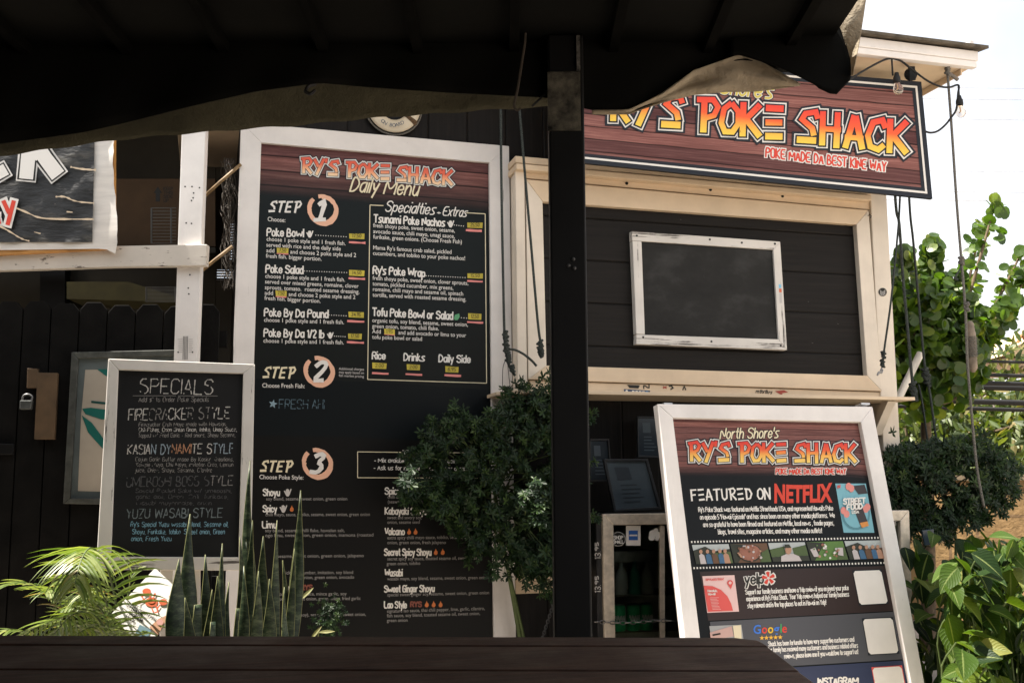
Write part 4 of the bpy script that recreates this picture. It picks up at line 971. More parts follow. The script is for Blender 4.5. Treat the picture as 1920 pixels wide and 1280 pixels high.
for n, (a, z) in enumerate((((376, 375), (452, 308)), ((370, 515), (436, 462)))):
    b = MB(); b.tube([F15.hit(*a), F15.hit((a[0]+z[0])/2, (a[1]+z[1])/2-1), F15.hit(*z)], .008, 7)
    tag(b.build('bamboo_stick', dull('bamboo', (.2, .13, .06), .6, 0, .4, 30), None, smooth=True, loc=F15.hit(*a)), ('upper slanting bamboo stick between the white post and the menu board', 'lower slanting bamboo stick beside the rail end')[n], 'stick', 'bamboo sticks')

# ------------------------------------------------------------------ left: dark fence, gate boards, framed leaf poster, dim store behind
F2 = FACE(5.05, rad(-10.7))
fz = lambda y: F2.hit(200, y).z
fn_ = thing('picket_fence', 'dark dog-eared board fence below the banner', 'fence', F2.hit(200, 1200))
xs = [-330+53*i for i in range(14)]
for i, x in enumerate(xs):
    w2 = 51; top = 573+R_(-3, 3)-(0 if x > 160 else 6); sh = -.0035*(x+25-872)*.1
    lean = lambda yy: (yy-640)*(x-872)/15000*-1*-1
    P = lambda xx, yy: (xx-(872-xx)/15000*(yy-640), yy)
    b = MB(); b.slab([P(x, top+14), P(x+12, top), P(x+w2-12, top), P(x+w2, top+14), P(x+w2, 1500), P(x, 1500)], F2, -.002*(i % 2), -.03)
    b.build('picket', M['fence'], fn_, .003)
for r_ in ([(-330, 640), (425, 620), (425, 650), (-330, 670)], [(-330, 1080), (415, 1080), (415, 1110), (-330, 1110)]): b = MB(); b.slab(r_, F2, -.034, -.07); b.build('fence_rail', M['fence'], fn_)
lf = thing('framed_leaf_poster', 'grey framed picture of teal palm leaves on the fence', 'picture', F2.hit(160, 940, .03))
frame4('frame_rail', dull('grey frame', (.055, .058, .05), .6, 0, .5, 20), dull('grey frame upright', (.05, .053, .046), .6, 0, .5, 20), lf, [(134, 660), (345, 655), (345, 948), (118, 944)], [(147, 672), (335, 667), (335, 934), (131, 934)], F2, .028, .001)
b = MB(); b.slab([(145, 670), (337, 665), (337, 937), (129, 937)], F2, .008, .001); b.build('mat_board', dull('mat board', (.11, .13, .13), .4, 0, .2), lf)
ink = Ink(F2, .0095, [dull('poster paper', (.42, .37, .30), .5, 0, .15, 3), flat('leaf teal', (.01, .12, .10)), flat('leaf deep teal', (.006, .06, .055))])
ink.poly([(160, 693), (335, 690), (335, 925), (146, 920), (152, 780)], 0)
ink.poly([(154, 766), (170, 764), (200, 768), (215, 785), (190, 786), (160, 776)], 1, 1); ink.poly([(153, 778), (172, 792), (200, 830), (212, 860), (188, 836), (165, 810)], 1, 1); ink.poly([(182, 692), (205, 692), (205, 708), (195, 702)], 1, 1); ink.strip([(171, 753), (200, 756)], 4, 2, 1)
ink.build('leaf_print', lf)
pw = dull('pale bare wood', (.09, .055, .027), .7, 0, .35, 8)
b = MB(); b.slab([(70, 698), (108, 699), (102, 823), (64, 823)], F2, .03, .001); tag(b.build('wood_plate', pw, None, .002), 'pale wooden plate screwed to the dark gate beside the padlock', 'plate')
b = MB(); b.slab([(51, 690), (71, 691), (70, 727), (50, 727)], F2, .028, .001); tag(b.build('hasp_block', pw, None, .002), 'small pale wooden block above the padlock', 'block')
pk = thing('padlock', 'silver padlock hanging on the dark gate', 'padlock', F2.hit(48, 768, .03))
b = MB(); b.slab([(37, 750), (60, 750), (58, 767), (36, 767)], F2, .05, .02); b.build('lock_body', dull('worn steel', (.10, .105, .10), .5, .6, .3, 30), pk, .004)
b = MB(); b.tube(curve([F2.hit(x, y, .035) for x, y in ((42, 751), (44, 742), (52, 739), (60, 743), (59, 751))]), .0045, 8); b.build('shackle', dull('shackle steel', (.2, .2, .2), .4, .8), pk, smooth=True)
# gate strap at far left
b = MB(); b.slab([(-30, 830), (26, 832), (25, 852), (-30, 852)], F2, .02, .001); tag(b.build('gate_latch', M['black'], None, .003), 'black gate latch at the left edge below the padlock', 'latch')
# dim store behind the fence: back wall, roof and side, with a slatted opening
F3 = FACE(7.2, rad(-4))
st = thing('lean_to', 'dim lean-to store room behind the dark fence', 'shed', F3.hit(150, 1050))
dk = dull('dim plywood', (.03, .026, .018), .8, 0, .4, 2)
b = MB()
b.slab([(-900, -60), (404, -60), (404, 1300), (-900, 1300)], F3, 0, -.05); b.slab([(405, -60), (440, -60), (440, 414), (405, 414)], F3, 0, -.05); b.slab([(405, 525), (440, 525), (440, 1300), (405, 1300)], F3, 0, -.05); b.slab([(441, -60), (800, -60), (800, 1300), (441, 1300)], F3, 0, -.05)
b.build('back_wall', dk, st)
b = MB(); a0, a1, a2, a3 = F3.hit(-900, -30, -.1), F3.hit(640, -30, -.1), F1.hit(900, -80, -.2), F1.hit(-900, -80, -.2)
b.prism([a0, a1, a2, a3], (0, 0, .05)); b.build('roof', dk, st)
b = MB(); p0, p1 = F3.hit(-880, 1000), F1.hit(-900, 1000, -.2); b.prism([Vector((p0.x, p0.y, 0)), Vector((p1.x, p1.y, 0)), Vector((p1.x, p1.y, 3.6)), Vector((p0.x, p0.y, 4))], (.04, 0, 0)); b.build('unseen_side_wall', dk, st)
for k in range(22):
    b = MB(); y = 416+k*5; b.slab([(404, y), (441, y), (441, y+2.4), (404, y+2.4)], F3, .01, -.02); b.build('slat', M['black'], st)
b = MB(); b.slab([(75, 492), (122, 492), (121, 1200), (72, 1200)], F3, .15, .05); b.build('stud', M['black'], st)
bx = thing('cardboard_box', 'brown cardboard box marked with an up arrow on the shelf behind the rail', 'box', FACE(6.3).hit(290, 480))
F4 = FACE(6.3)
b = MB(); b.slab([(215, 335), (404, 335), (404, 462), (213, 462)], F4, .0, -.35); b.build('carton', dull('cardboard', (.07, .04, .018), .8, 0, .15), bx, .003)
ink = Ink(F4, .001, [M['blackink']]); ink.poly([(296, 350), (304, 362), (300, 362), (300, 378), (292, 378), (292, 362), (288, 362)], 0)
for i, s in enumerate(('KEEP', 'THIS', 'SIDE', 'UP')): ink.text(s, 307, 356.5+i*7.4, 307+(17 if i < 3 else 9), 356.5+i*7.4, 5.4, 0, 1)
ink.build('printing', bx)
b = MB(); b.slab([(-300, 463), (404, 464), (404, 474), (-300, 474)], F4, .1, -.4); tag(b.build('store_shelf', dk), 'dark shelf inside the store behind the rail', 'shelf')
b = MB(); b.slab([(125, 528), (240, 528), (330, 556), (330, 566), (125, 560)], FACE(5.9), .0, -.3); tag(b.build('folded_tarp', dull('olive tarp', (.05, .043, .012), .7, 0, .4, 4)), 'folded olive tarp lying behind the fence tops', 'tarp')
for n, (x0, y0, x1, y1) in enumerate(((284, 390, 330, 456), (274, 538, 342, 566))):
    b = MB(); Fg = FACE(5.7)
    for i in range(12): y = y0+(y1-y0)*i/11; b.tube([Fg.hit(x0, y), Fg.hit(x1, y)], .0022, 4)
    for x in (x0, x0+(x1-x0)*.8): b.tube([Fg.hit(x, y0), Fg.hit(x, y1)], .005, 5)
    tag(b.build('wire_rack', dull('dull wire', (.13, .13, .12), .4, .5)), ('wire rack in front of the cardboard box', 'low wire rack behind the fence tops')[n], 'rack')
# fishing net hanging at the end of the wall
b = MB(); Fn = FACE(4.85); rng = random.Random(4)
for k in range(26):
    p = []; x = 428+rng.uniform(-8, 12)
    for i in range(14): p.append(Fn.hit(x+6*s_(i*1.3+k)+rng.uniform(-4, 4), 300+i*(240/13)+rng.uniform(-5, 5), rng.uniform(-.05, .03)))
    b.tube(curve(p, 3), .0012, 3, cap=False)
tag(b.build('fishing_net', dull('net cord', (.06, .05, .04), .9)), 'grey fishing net bunched at the left side of the menu board', 'net')

# ------------------------------------------------------------------ pergola in front: roof, rafters, post, tarps
def L3(a, f, z): return R0*a+FH*f+Vector((0, 0, z))
def interp(x, pts):
    if x <= pts[0][0]: return pts[0][1]
    for (x0, y0), (x1, y1) in zip(pts, pts[1:]):
        if x <= x1:
            t = (x-x0)/(x1-x0); t = t*t*(3-2*t) if 0 else t; return y0+(y1-y0)*t
    return pts[-1][1]
PF = 3.3
FP = FACE(PF)
zr = FP.hit(700, 118).z
pg = thing('pergola', 'black roofed pergola overhead with one black post in front of the hatch', 'pergola', L3(.17, PF-.1, 0))
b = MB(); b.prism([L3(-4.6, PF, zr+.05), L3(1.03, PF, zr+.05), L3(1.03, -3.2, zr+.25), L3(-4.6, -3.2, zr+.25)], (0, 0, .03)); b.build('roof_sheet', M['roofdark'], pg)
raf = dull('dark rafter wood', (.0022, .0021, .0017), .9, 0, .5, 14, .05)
for px in (-360, -170, 20, 215, 405, 597, 780, 968, 1160, 1345, 1500):
    a = (px-960)/2000*PF; b = MB()
    b.prism([L3(a-.015, PF-.02, zr+.018), L3(a+.015, PF-.02, zr+.018), L3(a+.017, PF-.02, zr+.049), L3(a-.017, PF-.02, zr+.049)], (L3(0, -3.2, .2)-L3(0, PF-.02, 0))); b.build('rafter', raf, pg)
for f in (2.6, 1.9, 1.2):
    b = MB(); zz = zr+.05+(PF-f)/6.5*.2-.075
    b.prism([L3(-4.6, f, zz), L3(1.0, f, zz), L3(1.0, f, zz+.018), L3(-4.6, f, zz+.018)], FH*-.06)
    b.build('batten', raf, pg)
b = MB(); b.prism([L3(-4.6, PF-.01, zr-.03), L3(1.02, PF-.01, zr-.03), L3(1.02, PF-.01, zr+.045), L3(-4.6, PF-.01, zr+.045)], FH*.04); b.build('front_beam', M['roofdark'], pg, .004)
# dark lining sagging below the beam; its black stands for the tarp's shade
topc = [(-700, 100), (1600, 100)]
dark_b = [(-700, 330), (-200, 300), (0, 270), (150, 250), (230, 232), (370, 197), (480, 172), (600, 156), (700, 165), (850, 175), (1030, 184), (1110, 208), (1200, 206), (1260, 176), (1310, 140), (1380, 112), (1440, 118)]
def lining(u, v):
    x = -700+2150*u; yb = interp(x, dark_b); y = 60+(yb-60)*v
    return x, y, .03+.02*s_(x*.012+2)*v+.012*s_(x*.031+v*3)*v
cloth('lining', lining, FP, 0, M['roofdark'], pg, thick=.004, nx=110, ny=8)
# drooping corner of the lining at the right
corner_b = [(1385, 104), (1440, 124), (1480, 146), (1515, 166), (1545, 176), (1570, 178), (1588, 168), (1597, 142)]
def corner(u, v):
    yy = v
    xr = interp(-120+v*300, [(-120, 1500), (0, 1554), (60, 1580), (110, 1594), (140, 1597), (165, 1590), (180, 1560)])
    x = 1370+(xr-1370)*u; yb = interp(x, corner_b); y = -120+(yb+120)*v
    xr2 = interp(y, [(-120, 1500), (0, 1554), (60, 1580), (110, 1594), (140, 1597), (160, 1594), (180, 1565)]); x = 1370+(xr2-1370)*u
    return x, min(y, interp(x, corner_b)), .06+.03*u*v-.02*(1-v)
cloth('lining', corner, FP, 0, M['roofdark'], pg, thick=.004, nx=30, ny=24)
b = MB(); b.prism([L3(-4.6, -3.25, 0), L3(2.4, -3.25, 0), L3(2.4, -3.25, zr+.2), L3(-4.6, -3.25, zr+.2)], FH*-.1); b.build('unseen_rear_wall', M['roofdark'], pg)  # unseen wall added behind the camera to block ambient light
b = MB(); b.prism([L3(-4.62, -3.2, 0), L3(-4.62, PF-.3, 0), L3(-4.62, PF-.3, zr+.1), L3(-4.62, -3.2, zr+.1)], R0*-.08); b.build('unseen_side_wall', M['roofdark'], pg)  # unseen wall added at the left, also keeping ambient light out
b = MB(); Pp = FACE(PF-.1)
pa0, pa1 = Pp.hit(1032, 500), Pp.hit(1100, 500); wpost = (pa1-pa0).length
pc0 = Vector((pa0.x, pa0.y, 0)); pdx = (pa1-pa0).normalized(); pdx.z = 0; pdx.normalize()
b.prism([pc0, pc0+pdx*wpost, pc0+pdx*wpost+Vector((0, 0, zr+.05)), pc0+Vector((0, 0, zr+.05))], FH*.1)
b.build('post', M['black'], pg, .006)
zA, zB = Pp.hit(1060, 246).z, Pp.hit(1060, 136).z
b = MB(); e = pdx*.006
b.prism([pc0-pdx*.003-FH*.006+Vector((0, 0, zA)), pc0+pdx*(wpost*.9)-FH*.006+Vector((0, 0, zA)), pc0+pdx*(wpost*.9)-FH*.006+Vector((0, 0, zB)), pc0-pdx*.003-FH*.006+Vector((0, 0, zB))], FH*.005)
b.build('post_patch', dull('scraped grey paint', (.055, .05, .038), .8, 0, .9, 22, .2, .5), pg)
b = MB(); b.prism([pc0+pdx*wpost*.80-FH*.012+Vector((0, 0, zB+.005)), pc0+pdx*wpost*.90-FH*.012+Vector((0, 0, zB+.005)), pc0+pdx*wpost*.90-FH*.012+Vector((0, 0, zr+.04)), pc0+pdx*wpost*.80-FH*.012+Vector((0, 0, zr+.04))], FH*.011)
b.build('post_strip', dull('scratched metal strip', (.10, .095, .085), .5, .3, .9, 60), pg)
for x, y, r in ((1075, 486, .006), (1066, 498, .006), (1077, 503, .006)):
    b = MB(); b.lathe(Pp.hit(x, y)-FH*.0, -FH, [(0, r), (.004, r), (.006, r*.5)], 8); b.build('bolt', dull('worn bolt', (.08, .08, .08), .5, .6), pg)
# olive tarp hanging outside the front beam
olive = leafmat('olive canvas', [(0, (.075, .070, .047)), (1, (.075, .070, .047))], .85, .22, (1.2, 1.1, .8), .1)
tarp_b = [(-700, 370), (-200, 318), (0, 293), (120, 276), (215, 263), (345, 251), (470, 241), (550, 236), (600, 231), (690, 222), (790, 215), (900, 207), (972, 203), (1030, 200), (1060, 205)]
def tarp(u, v):
    x = -700+1760*u; yb = interp(x, tarp_b)+1.5*s_(x*.06); y = 90+(yb-90)*v
    return x, y, -.05-.16*v-.010*s_(x*.011+1)*v-.006*s_(x*.021+v*3+x*.002*v)*v-.0035*s_(x*.03-v*9+2*s_(x*.013))
b0 = cloth('tarp', tarp, FP, 0, olive, None, nx=150, ny=14, thick=.002)
tag(b0, 'long olive canvas tarp hanging along the pergola front, left of the post', 'tarp', 'canvas tarps')
tan = leafmat('tan canvas', [(0, (.40, .34, .25)), (1, (.40, .34, .25))], .8, .35, (1.1, 1.0, .8), .2)
fl_t = [(1110, 206), (1180, 205), (1240, 176), (1300, 132), (1380, 104), (1400, 103), (1440, 122), (1500, 158)]
fl_b = [(1110, 214), (1180, 214), (1240, 194), (1300, 178), (1360, 172), (1420, 172), (1460, 167), (1500, 161)]
def flap(u, v):
    x = 1110+390*u; y = interp(x, fl_t)+(interp(x, fl_b)-interp(x, fl_t))*v
    return x, y, .05-.05*v+.010*s_(v*7+x*.016)+.005*s_(v*13-x*.03)+.004*s_(x*.06+v*3)
fo = cloth('tarp', flap, FP, 0, tan, None, nx=80, ny=12, thick=.002)
tag(fo, 'tan canvas flap curling up beside the big sign, right of the post', 'tarp', 'canvas tarps')
def hem(u, v):
    y = -120+262*v; xl = interp(y, [(-120, 1500), (0, 1553), (60, 1579), (110, 1593), (145, 1597)]); xr = interp(y, [(-120, 1648), (0, 1624), (80, 1612), (145, 1599)])
    return xl+(xr-xl)*u, y, .07+.05*u+.012*s_(v*11+u*3)
ho = cloth('tarp', hem, FP, 0, tan, None, nx=14, ny=40, thick=.002)
tag(ho, 'sunlit tan canvas corner hanging down at the right end of the pergola', 'tarp', 'canvas tarps')
b = MB(); b.tube(curve([FP.hit(590, 170, .03), FP.hit(582, 176, .045), FP.hit(573, 172, .04), FP.hit(578, 162, .03), FP.hit(592, 158, .02)]), .006, 6); tag(b.build('tie_loop', M['wire']), 'black tie loop knotted on the pergola front above the menu board', 'tie')
b = MB(); b.tube(curve([FP.hit(978, -40, .08), FP.hit(985, 60, .1), FP.hit(978, 120, .1), FP.hit(970, 170, .1), FP.hit(964, 198, .09), FP.hit(970, 207, .09), FP.hit(976, 203, .09)]), .004, 6); tag(b.build('roof_cord', dull('brown cord', (.05, .04, .03), .9)), 'dark tie cord hanging from the pergola roof, left of the post', 'cord')
b = MB(); b.tube(curve([FP.hit(998, 199, .06), FP.hit(1012, 186, .08), FP.hit(1026, 172, .08), FP.hit(1036, 160, .06)]), .004, 6); tag(b.build('roof_cord', M['wire']), 'short black cord tied back from the tarp edge to the post', 'cord')

# ------------------------------------------------------------------ foreground table
def hz(x, y, z):
    d = FW*FPX+RT*(x-960)+UP*(640-y); return EYE+d*((z-EYE.z)/d.z)
ZT = .82
tb = thing('wooden_table', 'dark brown plank table with a clipped corner in the foreground', 'table', L3(-.2, 1.2, 0))
t = NT('table wood'); gr = t.noise(t.coords((1.2, 1, 1), 'Object', (0, 0, YAW)), 1, 2)
tc = t.n('TexCoord'); mp = t.n('Mapping'); t.l(tc.outputs['Object'], mp.inputs[0]); mp.inputs['Rotation'].default_value = (0, 0, YAW); mp.inputs['Scale'].default_value = (3, 70, 70)
gn = t.noise(mp.outputs[0], 1, 6, .7); k = t.ramp(gn, [(.3, (.014, .0062, .004)), (.5, (.036, .016, .0095)), (.7, (.07, .034, .021))]); t.bump(gn, .5, .003)
scf = t.noise(t.coords((3, 3, 3)), 2, 6, .7); k = t.mix(t.ramp(scf, [(.62, (0,)*3), (.72, (.5,)*3)]), k, (.07, .05, .035))
tw = t.fin(k, t.ramp(scf, [(.3, (.35,)*3), (.7, (.6,)*3)]), 0, .2)
ys = [(1188.5, 1193.5), (1207, 1211), (1253, 1257), (1328, 1330), (1460, 1460), (1720, 1720)]
XR = [(1188, 1402), (1193, 1406), (1200, 1424), (1210, 1440), (1257, 1499), (1330, 1600), (1460, 1780), (1720, 2140)]
for i in range(5):
    g_ = 1.0; (ya, yb), (yc, yd) = ys[i], ys[i+1]; b = MB()
    pts = [(-900, ya-2+g_), (1380, yb+g_)] if i == 0 else [(-900, ya-1+g_), (interp(yb, XR), yb+g_)]
    for yy, xx in XR:
        if yb+1.2 < yy < yd-1.2: pts.append((xx, yy))
    pts += [(interp(yd, XR), yd-g_), (-900, yc-2-g_)]
    b.prism([hz(x, y, ZT) for x, y in pts], (0, 0, -.038)); b.build('plank', tw, tb, .003)
for a in (-1.1, .35):
    b = MB(); b.prism([L3(a, 1.45, 0), L3(a+.09, 1.45, 0), L3(a+.09, 1.45, ZT-.04), L3(a, 1.45, ZT-.04)], FH*-.09); b.build('leg', tw, tb, .004)
b = MB(); b.prism([L3(-1.3, 1.3, ZT-.1), L3(.6, 1.3, ZT-.1), L3(.6, 1.3, ZT-.039), L3(-1.3, 1.3, ZT-.039)], FH*-.05); b.build('crossbar', tw, tb)

# ------------------------------------------------------------------ ropes
kn = random.Random(5)
def rope(name, label, pts, pl, r=.0045, mt='rope', knots=(), cat='rope', grp='hanging ropes', off=0):
    b = MB(); c = curve([pl.hit(p[0], p[1], (p[2] if len(p) > 2 else 0)+off) for p in pts], 6); b.tube(c, r, 7)
    for kx, ky, kr in knots:                       # a knot: a short tight coil
        p0 = pl.hit(kx, ky, off); b.tube([p0+Vector((kr*c_(i*1.9)*kn.uniform(.45, 1), -kr*.7*s_(i*1.9)*kn.uniform(.5, 1)-.003, kr*1.3-i*kr*.13+kr*kn.uniform(-.35, .35))) for i in range(22)], r*1.05, 6)
    return tag(b.build(name, M[mt], None, smooth=True), label, cat, grp)
W3, W2 = W(.30), W(.24)
rope('rope', 'dark rope hanging straight down the right side of the menu board frame', [(939, 205), (940, 330), (943, 500), (946, 630), (949, 660), (956, 688), (966, 704)], W3, .0062, 'rope', [(947, 630, .014), (949, 652, .016), (953, 672, .014), (960, 690, .012)])
rope('rope', 'dark rope slanting down the left side of the hatch frame to a knot', [(974, 206), (982, 300), (995, 450), (1008, 600), (1014, 645), (1016, 664)], W3, .0062, 'rope', [(1013, 648, .016), (1014, 662, .013)])
rope('rope', 'short frayed rope end joining the two knots beside the hatch', [(955, 655), (966, 656), (982, 664), (997, 676), (1006, 686)], W3, .0058, 'rope')
rope('wire', 'thin black wire loop falling from the knot beside the menu board', [(950, 672), (943, 690), (942, 740), (940, 800)], W3, .0016, 'wire', (), 'wire', 'thin wires')
rope('wire', 'thin black wire trailing from the knot into the feathery bush', [(951, 672), (956, 720), (968, 800), (984, 860), (990, 890)], W3, .0016, 'wire', (), 'wire', 'thin wires')
rope('rope', 'dark rope with a metal clip end on the right hatch frame', [(1693, 190), (1687, 378), (1682, 450), (1671, 560), (1660, 640), (1656, 668)], W3, .0055, 'rope', [(1656, 664, .013), (1654, 680, .014)])
b = MB(); b.tube(curve([W3.hit(x, y) for x, y in ((1654, 688), (1650, 697), (1645, 703), (1648, 697), (1653, 699), (1655, 692))]), .004, 6); tag(b.build('snap_hook', dull('grey steel', (.2, .2, .2), .4, .8), None, smooth=True), 'small steel snap hook under the rope knot on the hatch frame', 'hook')
rope('rope', 'thick dark rope crossing behind the clip rope, ending in a knot by the shelf', [(1668, 180), (1679, 378), (1686, 420), (1693, 520), (1702, 620), (1710, 710), (1714, 745)], W(.1), .008, 'rope', [(1711, 728, .022), (1713, 742, .02)])
rope('rope', 'dark rope right of the corner with a block knot above the cables', [(1696, 170), (1705, 378), (1712, 450), (1722, 560), (1731, 660), (1736, 700), (1744, 740), (1752, 800), (1760, 850)], W(-.1), .007, 'rope', [(1734, 700, .024), (1738, 712, .022)])
rope('rope', 'thin dark rope behind the corner post down into the bush', [(1722, 720), (1730, 760), (1742, 850)], W(-.2), .006, 'rope')
rope('rope', 'long grey rope from the eave end past the round-leaved tree', [(1776, 130), (1785, 250), (1793, 370), (1801, 470), (1807, 540), (1811, 600), (1814, 680), (1822, 780), (1832, 880), (1845, 950)], W(.5), .0068, 'greyrope', [(1776, 134, .016), (1802, 489, .014), (1812, 574, .016)])
b = MB(); b.tube(curve([W(.5).hit(x, y) for x, y in ((1776, 136), (1784, 141), (1796, 150))]), .010, 8); tag(b.build('eave_pin', dull('dead stick', (.16, .14, .12), .9)), 'grey wooden pin knotted at the eave end', 'pin')
mp_ = thing('wooden_float', 'wooden fishing float wrapped in cord on the long grey rope', 'float', W(.47).hit(1824, 690))
b = MB(); P5 = W(.47)
b.lathe(P5.hit(1825, 698), (P5.hit(1819, 606)-P5.hit(1825, 698)), [(0, .008), (.02, .022), (.06, .022), (.2, .024), (.215, .02), (.25, .018), (.265, .008)], 12); b.build('float_body', dull('weathered wood', (.20, .16, .12), .8, 0, .4, 20), mp_, smooth=True)
b = MB(); ax = (P5.hit(1819, 606)-P5.hit(1825, 698)).normalized(); c0 = P5.hit(1825, 698); sx = ax.orthogonal().normalized(); sy = ax.cross(sx)
b.tube([c0+ax*(.075+.0008*i)+(sx*c_(i*.6)+sy*s_(i*.6))*.0255 for i in range(140)], .0025, 5); b.build('cord_wrap', M['greyrope'], mp_)
rope('wire', 'rusty wire hook hanging by the long grey rope', [(1803, 492), (1800, 505), (1793, 515), (1791, 522), (1796, 524)], W(.5), .005, 'rope', (), 'wire', 'thin wires')
b = MB(); b.tube([W(-.15).hit(1726, 662), W(-.15).hit(1684, 748)], .021, 14); tag(b.build('white_pipe', dull('white plastic pipe', (.70, .66, .58), .5, 0, .1), None, .002), 'white plastic pipe leaning beside the shelf end', 'pipe')

# ------------------------------------------------------------------ string lights and pulley under the eave
PL = W(.53)
cable = [(1590, 152), (1603, 143), (1628, 128), (1655, 114), (1672, 110), (1690, 115), (1707, 128), (1738, 151), (1762, 162), (1780, 164), (1797, 160), (1796, 178), (1793, 205), (1784, 220), (1772, 235), (1758, 246), (1745, 249), (1736, 247)]
b = MB(); b.tube(curve([PL.hit(*p) for p in cable], 6), .0055, 7); b.tube([PL.hit(1672, 110), PL.hit(1673, 128), PL.hit(1674, 142)], .005, 6); b.tube([PL.hit(1797, 160), PL.hit(1798, 175), PL.hit(1799, 188)], .005, 6)
tag(b.build('light_cable', M['wire'], None, smooth=True), 'black string light cable looped under the eave', 'cable')
def bulb(x, y, label):
    o = thing('light_bulb', label, 'light bulb', PL.hit(x, y), 'string light bulbs')
    if bulb.src:
        for ch_ in bulb.src.children: copy_tree(ch_, o)
        return o
    bulb.src = o; p = PL.hit(x, y); b = MB(); b.lathe(p+Vector((0, 0, .0)), (0, 0, 1), [(0, .017), (.012, .019), (.03, .018), (.04, .013), (.055, .010)], 14); b.build('socket', M['wire'], o, smooth=True)
    b = MB(); b.lathe(p, (.12, 0, -1), [(-.005, .012), (.008, .015), (.02, .022), (.034, .0255), (.048, .023), (.058, .014), (.062, .003)], 16)
    t = NT('bulb glass'); t.b.inputs['Transmission Weight'].default_value = .9; t.b.inputs['IOR'].default_value = 1.25
    b.build('glass_bulb', t.fin((.9, .82, .74), .08), o, smooth=True)
    b = MB(); b.tube([p+Vector((0, 0, -.005)), p+Vector((.004, 0, -.03)), p+Vector((-.004, 0, -.038))], .0025, 5); b.build('filament', dull('filament', (.5, .3, .12), .5), o)
    return o
bulb.src = None
bulb(1682, 156, 'clear light bulb hanging in front of the sign corner'); bulb(1799.5, 199, 'clear light bulb hanging in the sky beside the long grey rope')
pu = thing('rope_pulley', 'black pulley block under the eave above the sign corner', 'pulley', PL.hit(1712, 150))
b = MB(); b.lathe(W(.5).hit(1711, 138)+Vector((0, .03, 0)), (0, -1, 0), [(0, .03), (.008, .034), (.014, .026), (.02, .034), (.028, .03)], 14); b.build('wheel', M['black'], pu)
b = MB(); b.slab([(1704, 124), (1716, 124), (1718, 150), (1706, 152)], W(.5), .004, -.006); b.build('cheek', M['black'], pu, .003)

# ------------------------------------------------------------------ drinks cooler under the hatch
PC = W(.34)
co_ = thing('drinks_cooler', 'glass door drinks cooler with a brushed metal frame behind the sandwich board', 'cooler', PC.hit(1400, 1400))
zc = PC.hit(1130, 962).z; xc0, xc1 = PC.hit(1131, 1000).x, PC.hit(1704, 1000).x
bm = dull('cooler black', (.012, .012, .013), .4, 0, .3)
b = MB(); b.box((xc0-.035, D-.34, .05), (xc0-.001, D-.002, zc-.006)); b.build('side_panel', bm, co_, .004)
b = MB(); b.box((xc1-.03, D-.335, .05), (xc1-.002, D-.002, zc-.004)); b.build('side_panel', bm, co_, .004)
b = MB(); b.box((xc0+.001, D-.33, zc-.03), (xc1-.034, D-.002, zc-.003)); b.build('top_panel', bm, co_); b = MB(); b.box((xc0+.001, D-.03, .05), (xc1-.034, D-.004, zc-.034)); b.build('back_panel', dull('cooler lining', (.62, .58, .5), .4, 0, .3, 6), co_)
st_ = dull('brushed metal frame', (.62, .54, .44), .4, .35, .2, 30)
frame4('door_frame', st_, st_, co_, [(1130, 963), (1705, 956), (1723, 1475), (1139, 1475)], [(1150.5, 984), (1688, 976), (1703, 1455), (1159, 1455)], PC, .02, -.008, .004)
t = NT('cooler glass'); fr = t.n('Fresnel'); fr.inputs[0].default_value = 1.9; gl = t.n('BsdfGlossy'); gl.inputs['Roughness'].default_value = .02; tr = t.n('BsdfTransparent'); tr.inputs[0].default_value = (.86, .9, .87, 1); ms = t.n('MixShader')
t.l(fr.outputs[0], ms.inputs[0]); t.l(tr.outputs[0], ms.inputs[1]); t.l(gl.outputs[0], ms.inputs[2]); t.l(ms.outputs[0], t.out.inputs[0])
b = MB(); b.slab([(1149, 982), (1690, 974), (1705, 1457), (1158, 1457)], PC, .002, -.003); b.build('glass_door', t.m, co_)
for y in (1109, 1176, 1250, 1340):
    z = W(.2).hit(1200, y).z; b = MB()
    for k in range(9): yy_ = D-.30+k*.032; b.tube([(xc0+.003, yy_, z-.0035), (xc1-.036, yy_, z-.0035)], .0034, 5)
    for k in range(6): xx_ = xc0+.02+k*(xc1-xc0-.08)/5; b.tube([(xx_, D-.305, z-.008), (xx_, D-.04, z-.008)], .004, 5)
    b.build('wire_shelf', dull('shelf metal', (.22, .2, .16), .5, .5), co_)
b = MB(); b.slab([(1238, 985), (1246, 985), (1248, 1455), (1240, 1455)], PC, .012, -.008); b.build('door_frame', st_, co_)
ink = Ink(PC, .0055, [M['paper'], flat('card blue', (.03, .12, .42)), M['blackink'], M['ink']])
ink.poly([(1174, 985), (1201, 985), (1201, 1022), (1174, 1022)], 0); ink.poly([(1179, 994), (1196, 994), (1196, 1012), (1179, 1012)], 1, 1); ink.strip([(1180, 1003), (1195, 1003)], 3, 3, 2); ink.build('card_sticker', co_)
ink = Ink(PC, .0055, [M['blackink'], M['ink'], M['inkmid']])
ink.disc(1159.5, 1010, 13.5, 1); ink.disc(1159.5, 1010, 12.5, 0, 1); ink.text('SHOP', 1151, 1010, 1168, 1010, 6, 1, 1.4, layer=2); ink.text('SMALL', 1150, 1018, 1169, 1018, 6, 1, 1.4, layer=2); ink.build('round_sticker', co_)
ink = Ink(PC, .0055, [M['ink'], M['blackink']])
for cx, cy, r in ((1224, 1000, 7), (1222, 1007, 6), (1230, 994, 4.5), (1234, 1002, 6), (1240, 1003, 6), (1232, 1009, 4)): ink.disc(cx, cy, r, 0)
ink.build('white_sticker', co_)
PS = Plane((xc0-.036, 0, 0), (-1, 0, 0))
ink = Ink(W(.34), .002, [M['inkmid']])
